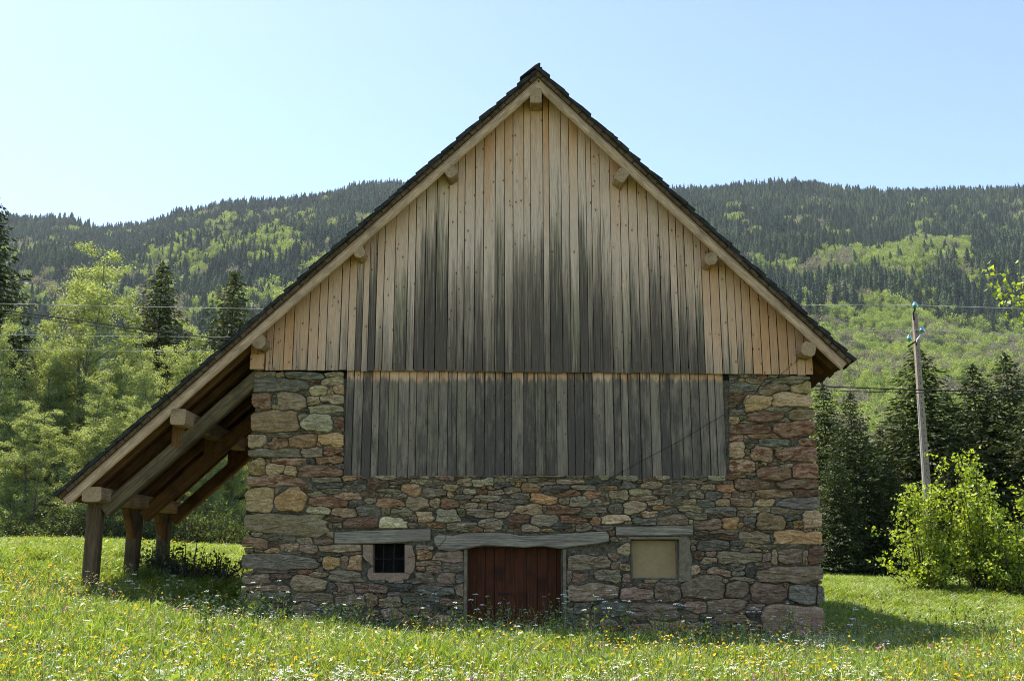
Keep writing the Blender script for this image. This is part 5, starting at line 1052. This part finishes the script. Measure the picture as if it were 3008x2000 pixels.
def single(name, me_fn, x, y, Y, label, cat, group):
    tp = PD(x, y, Y); g0 = gz(tp.x, Y); me = me_fn(tp.z - g0); o = bpy.data.objects.new(name, me); o.location = (tp.x - .03, Y, g0); link(o, None, label, cat, group)
Z = lambda x, y: ((1200 + x / 2.359) / 1.2756, (1650 + y / 2.359) / 1.2756)
for i, (x, y, Y, lab) in enumerate([(*Z(175, 222), -1.6, 'white umbel flower below the stone wall left of the door'), (*Z(465, 225), -1.9, 'white umbel flower in front of the left edge of the dark red door'), (*Z(1075, 228), -1.9, 'white umbel flower in front of the right jamb of the door'),
        (*Z(1300, 240), -2.2, 'white umbel flower right of the door, left neighbour of the tallest'), (*Z(1390, 198), -2.0, 'tallest white umbel flower, between the door and the boarded window'), (*Z(1495, 268), -1.9, 'white umbel flower just below the left corner of the boarded window'),
        (*Z(1865, 290), -1.6, 'white umbel flower below the right side of the boarded window'), (*Z(755, 445), -4.0, 'low white umbel flower in the sun in front of the door'), ((2100 + 297 / 2.598) / 1.2756, (1600 + 480 / 2.598) / 1.2756, -1.2, 'white umbel flower in front of the big corner stone'),
        ((2100 + 1075 / 2.598) / 1.2756, (1600 + 495 / 2.598) / 1.2756, -2.2, 'white umbel flower just right of the barn corner against the shadow'), ((2100 + 2010 / 2.598) / 1.2756, (1600 + 612 / 2.598) / 1.2756, -2.4, 'white umbel flower in the grass near the right frame edge'),
        (930 / 2.359 / 1.2756, (1600 + 205 / 2.359) / 1.2756, -1.0, 'white umbel flower in front of the shade under the lean-to'), (605 / 2.359 / 1.2756, (1600 + 185 / 2.359) / 1.2756, -.8, 'white umbel flower in front of the nearest lean-to post'), (1210 / 2.359 / 1.2756, (1600 + 215 / 2.359) / 1.2756, .3, 'white umbel flower in the shade under the lean-to')]):
    cow_parsley(x, y, Y, lab, 100 + i, 3 + i % 3)
for x, y, Y, lab in [(*Z(552, 278), -2.2, 'red sorrel spike in front of the dark red door'), (*Z(1160, 385), -2.6, 'red sorrel spike right of the door below the tallest umbel'), (*Z(1225, 405), -2.6, 'second red sorrel spike right of the door')]:
    single('sorrel', lambda h, s=hash(lab) % 99: spike(s, M['red'], h), x, y, Y, lab, 'flower', 'red sorrel spikes in front of the barn')
for x, y, Y, lab in [(1450 / 2.359 / 1.2756, (1600 + 185 / 2.359) / 1.2756, -1.2, 'brown grass seed spike in front of the lean-to shade'), (1690 / 2.359 / 1.2756, (1600 + 250 / 2.359) / 1.2756, -1.0, 'brown grass seed spike at the left stone corner'), ((2100 + 490 / 2.598) / 1.2756, (1600 + 525 / 2.598) / 1.2756, -1.3, 'brown grass seed spike before the big corner stone')]:
    single('seed_spike', lambda h: spike(int(h * 1000), M['straw'], h), x, y, Y, lab, 'grass stalk', 'brown seed spikes')
# a weathered piece of timber lying in the grass at the far left
p0, p1 = PD(-6, 1290, 5.0), PD(38, 1284, 5.2); z0 = gz(p0.x, 5) + .2
beam('log', (p0.x, 5.0, z0), (p1.x, 5.3, z0 + .08), .14, .12, M['barge'], None, wob=.015, label='pale weathered log lying in the grass at the left frame edge', cat='log')

# ================================================================ mountain air
hz = bpy.data.materials.new('haze'); hz.use_nodes = True; nt = hz.node_tree; nt.nodes.clear()
pv = nt.nodes.new('ShaderNodeVolumePrincipled'); pv.inputs['Color'].default_value = (.80, .90, 1.0, 1); pv.inputs['Density'].default_value = HAZE; pv.inputs['Anisotropy'].default_value = .2
om = nt.nodes.new('ShaderNodeOutputMaterial'); nt.links.new(pv.outputs[0], om.inputs['Volume'])
o = obj('haze', *box(-3200, 3200, -2300, 3400, -25, 1200), hz, None, label='thin blue haze in the valley air', cat='haze', kind='stuff')
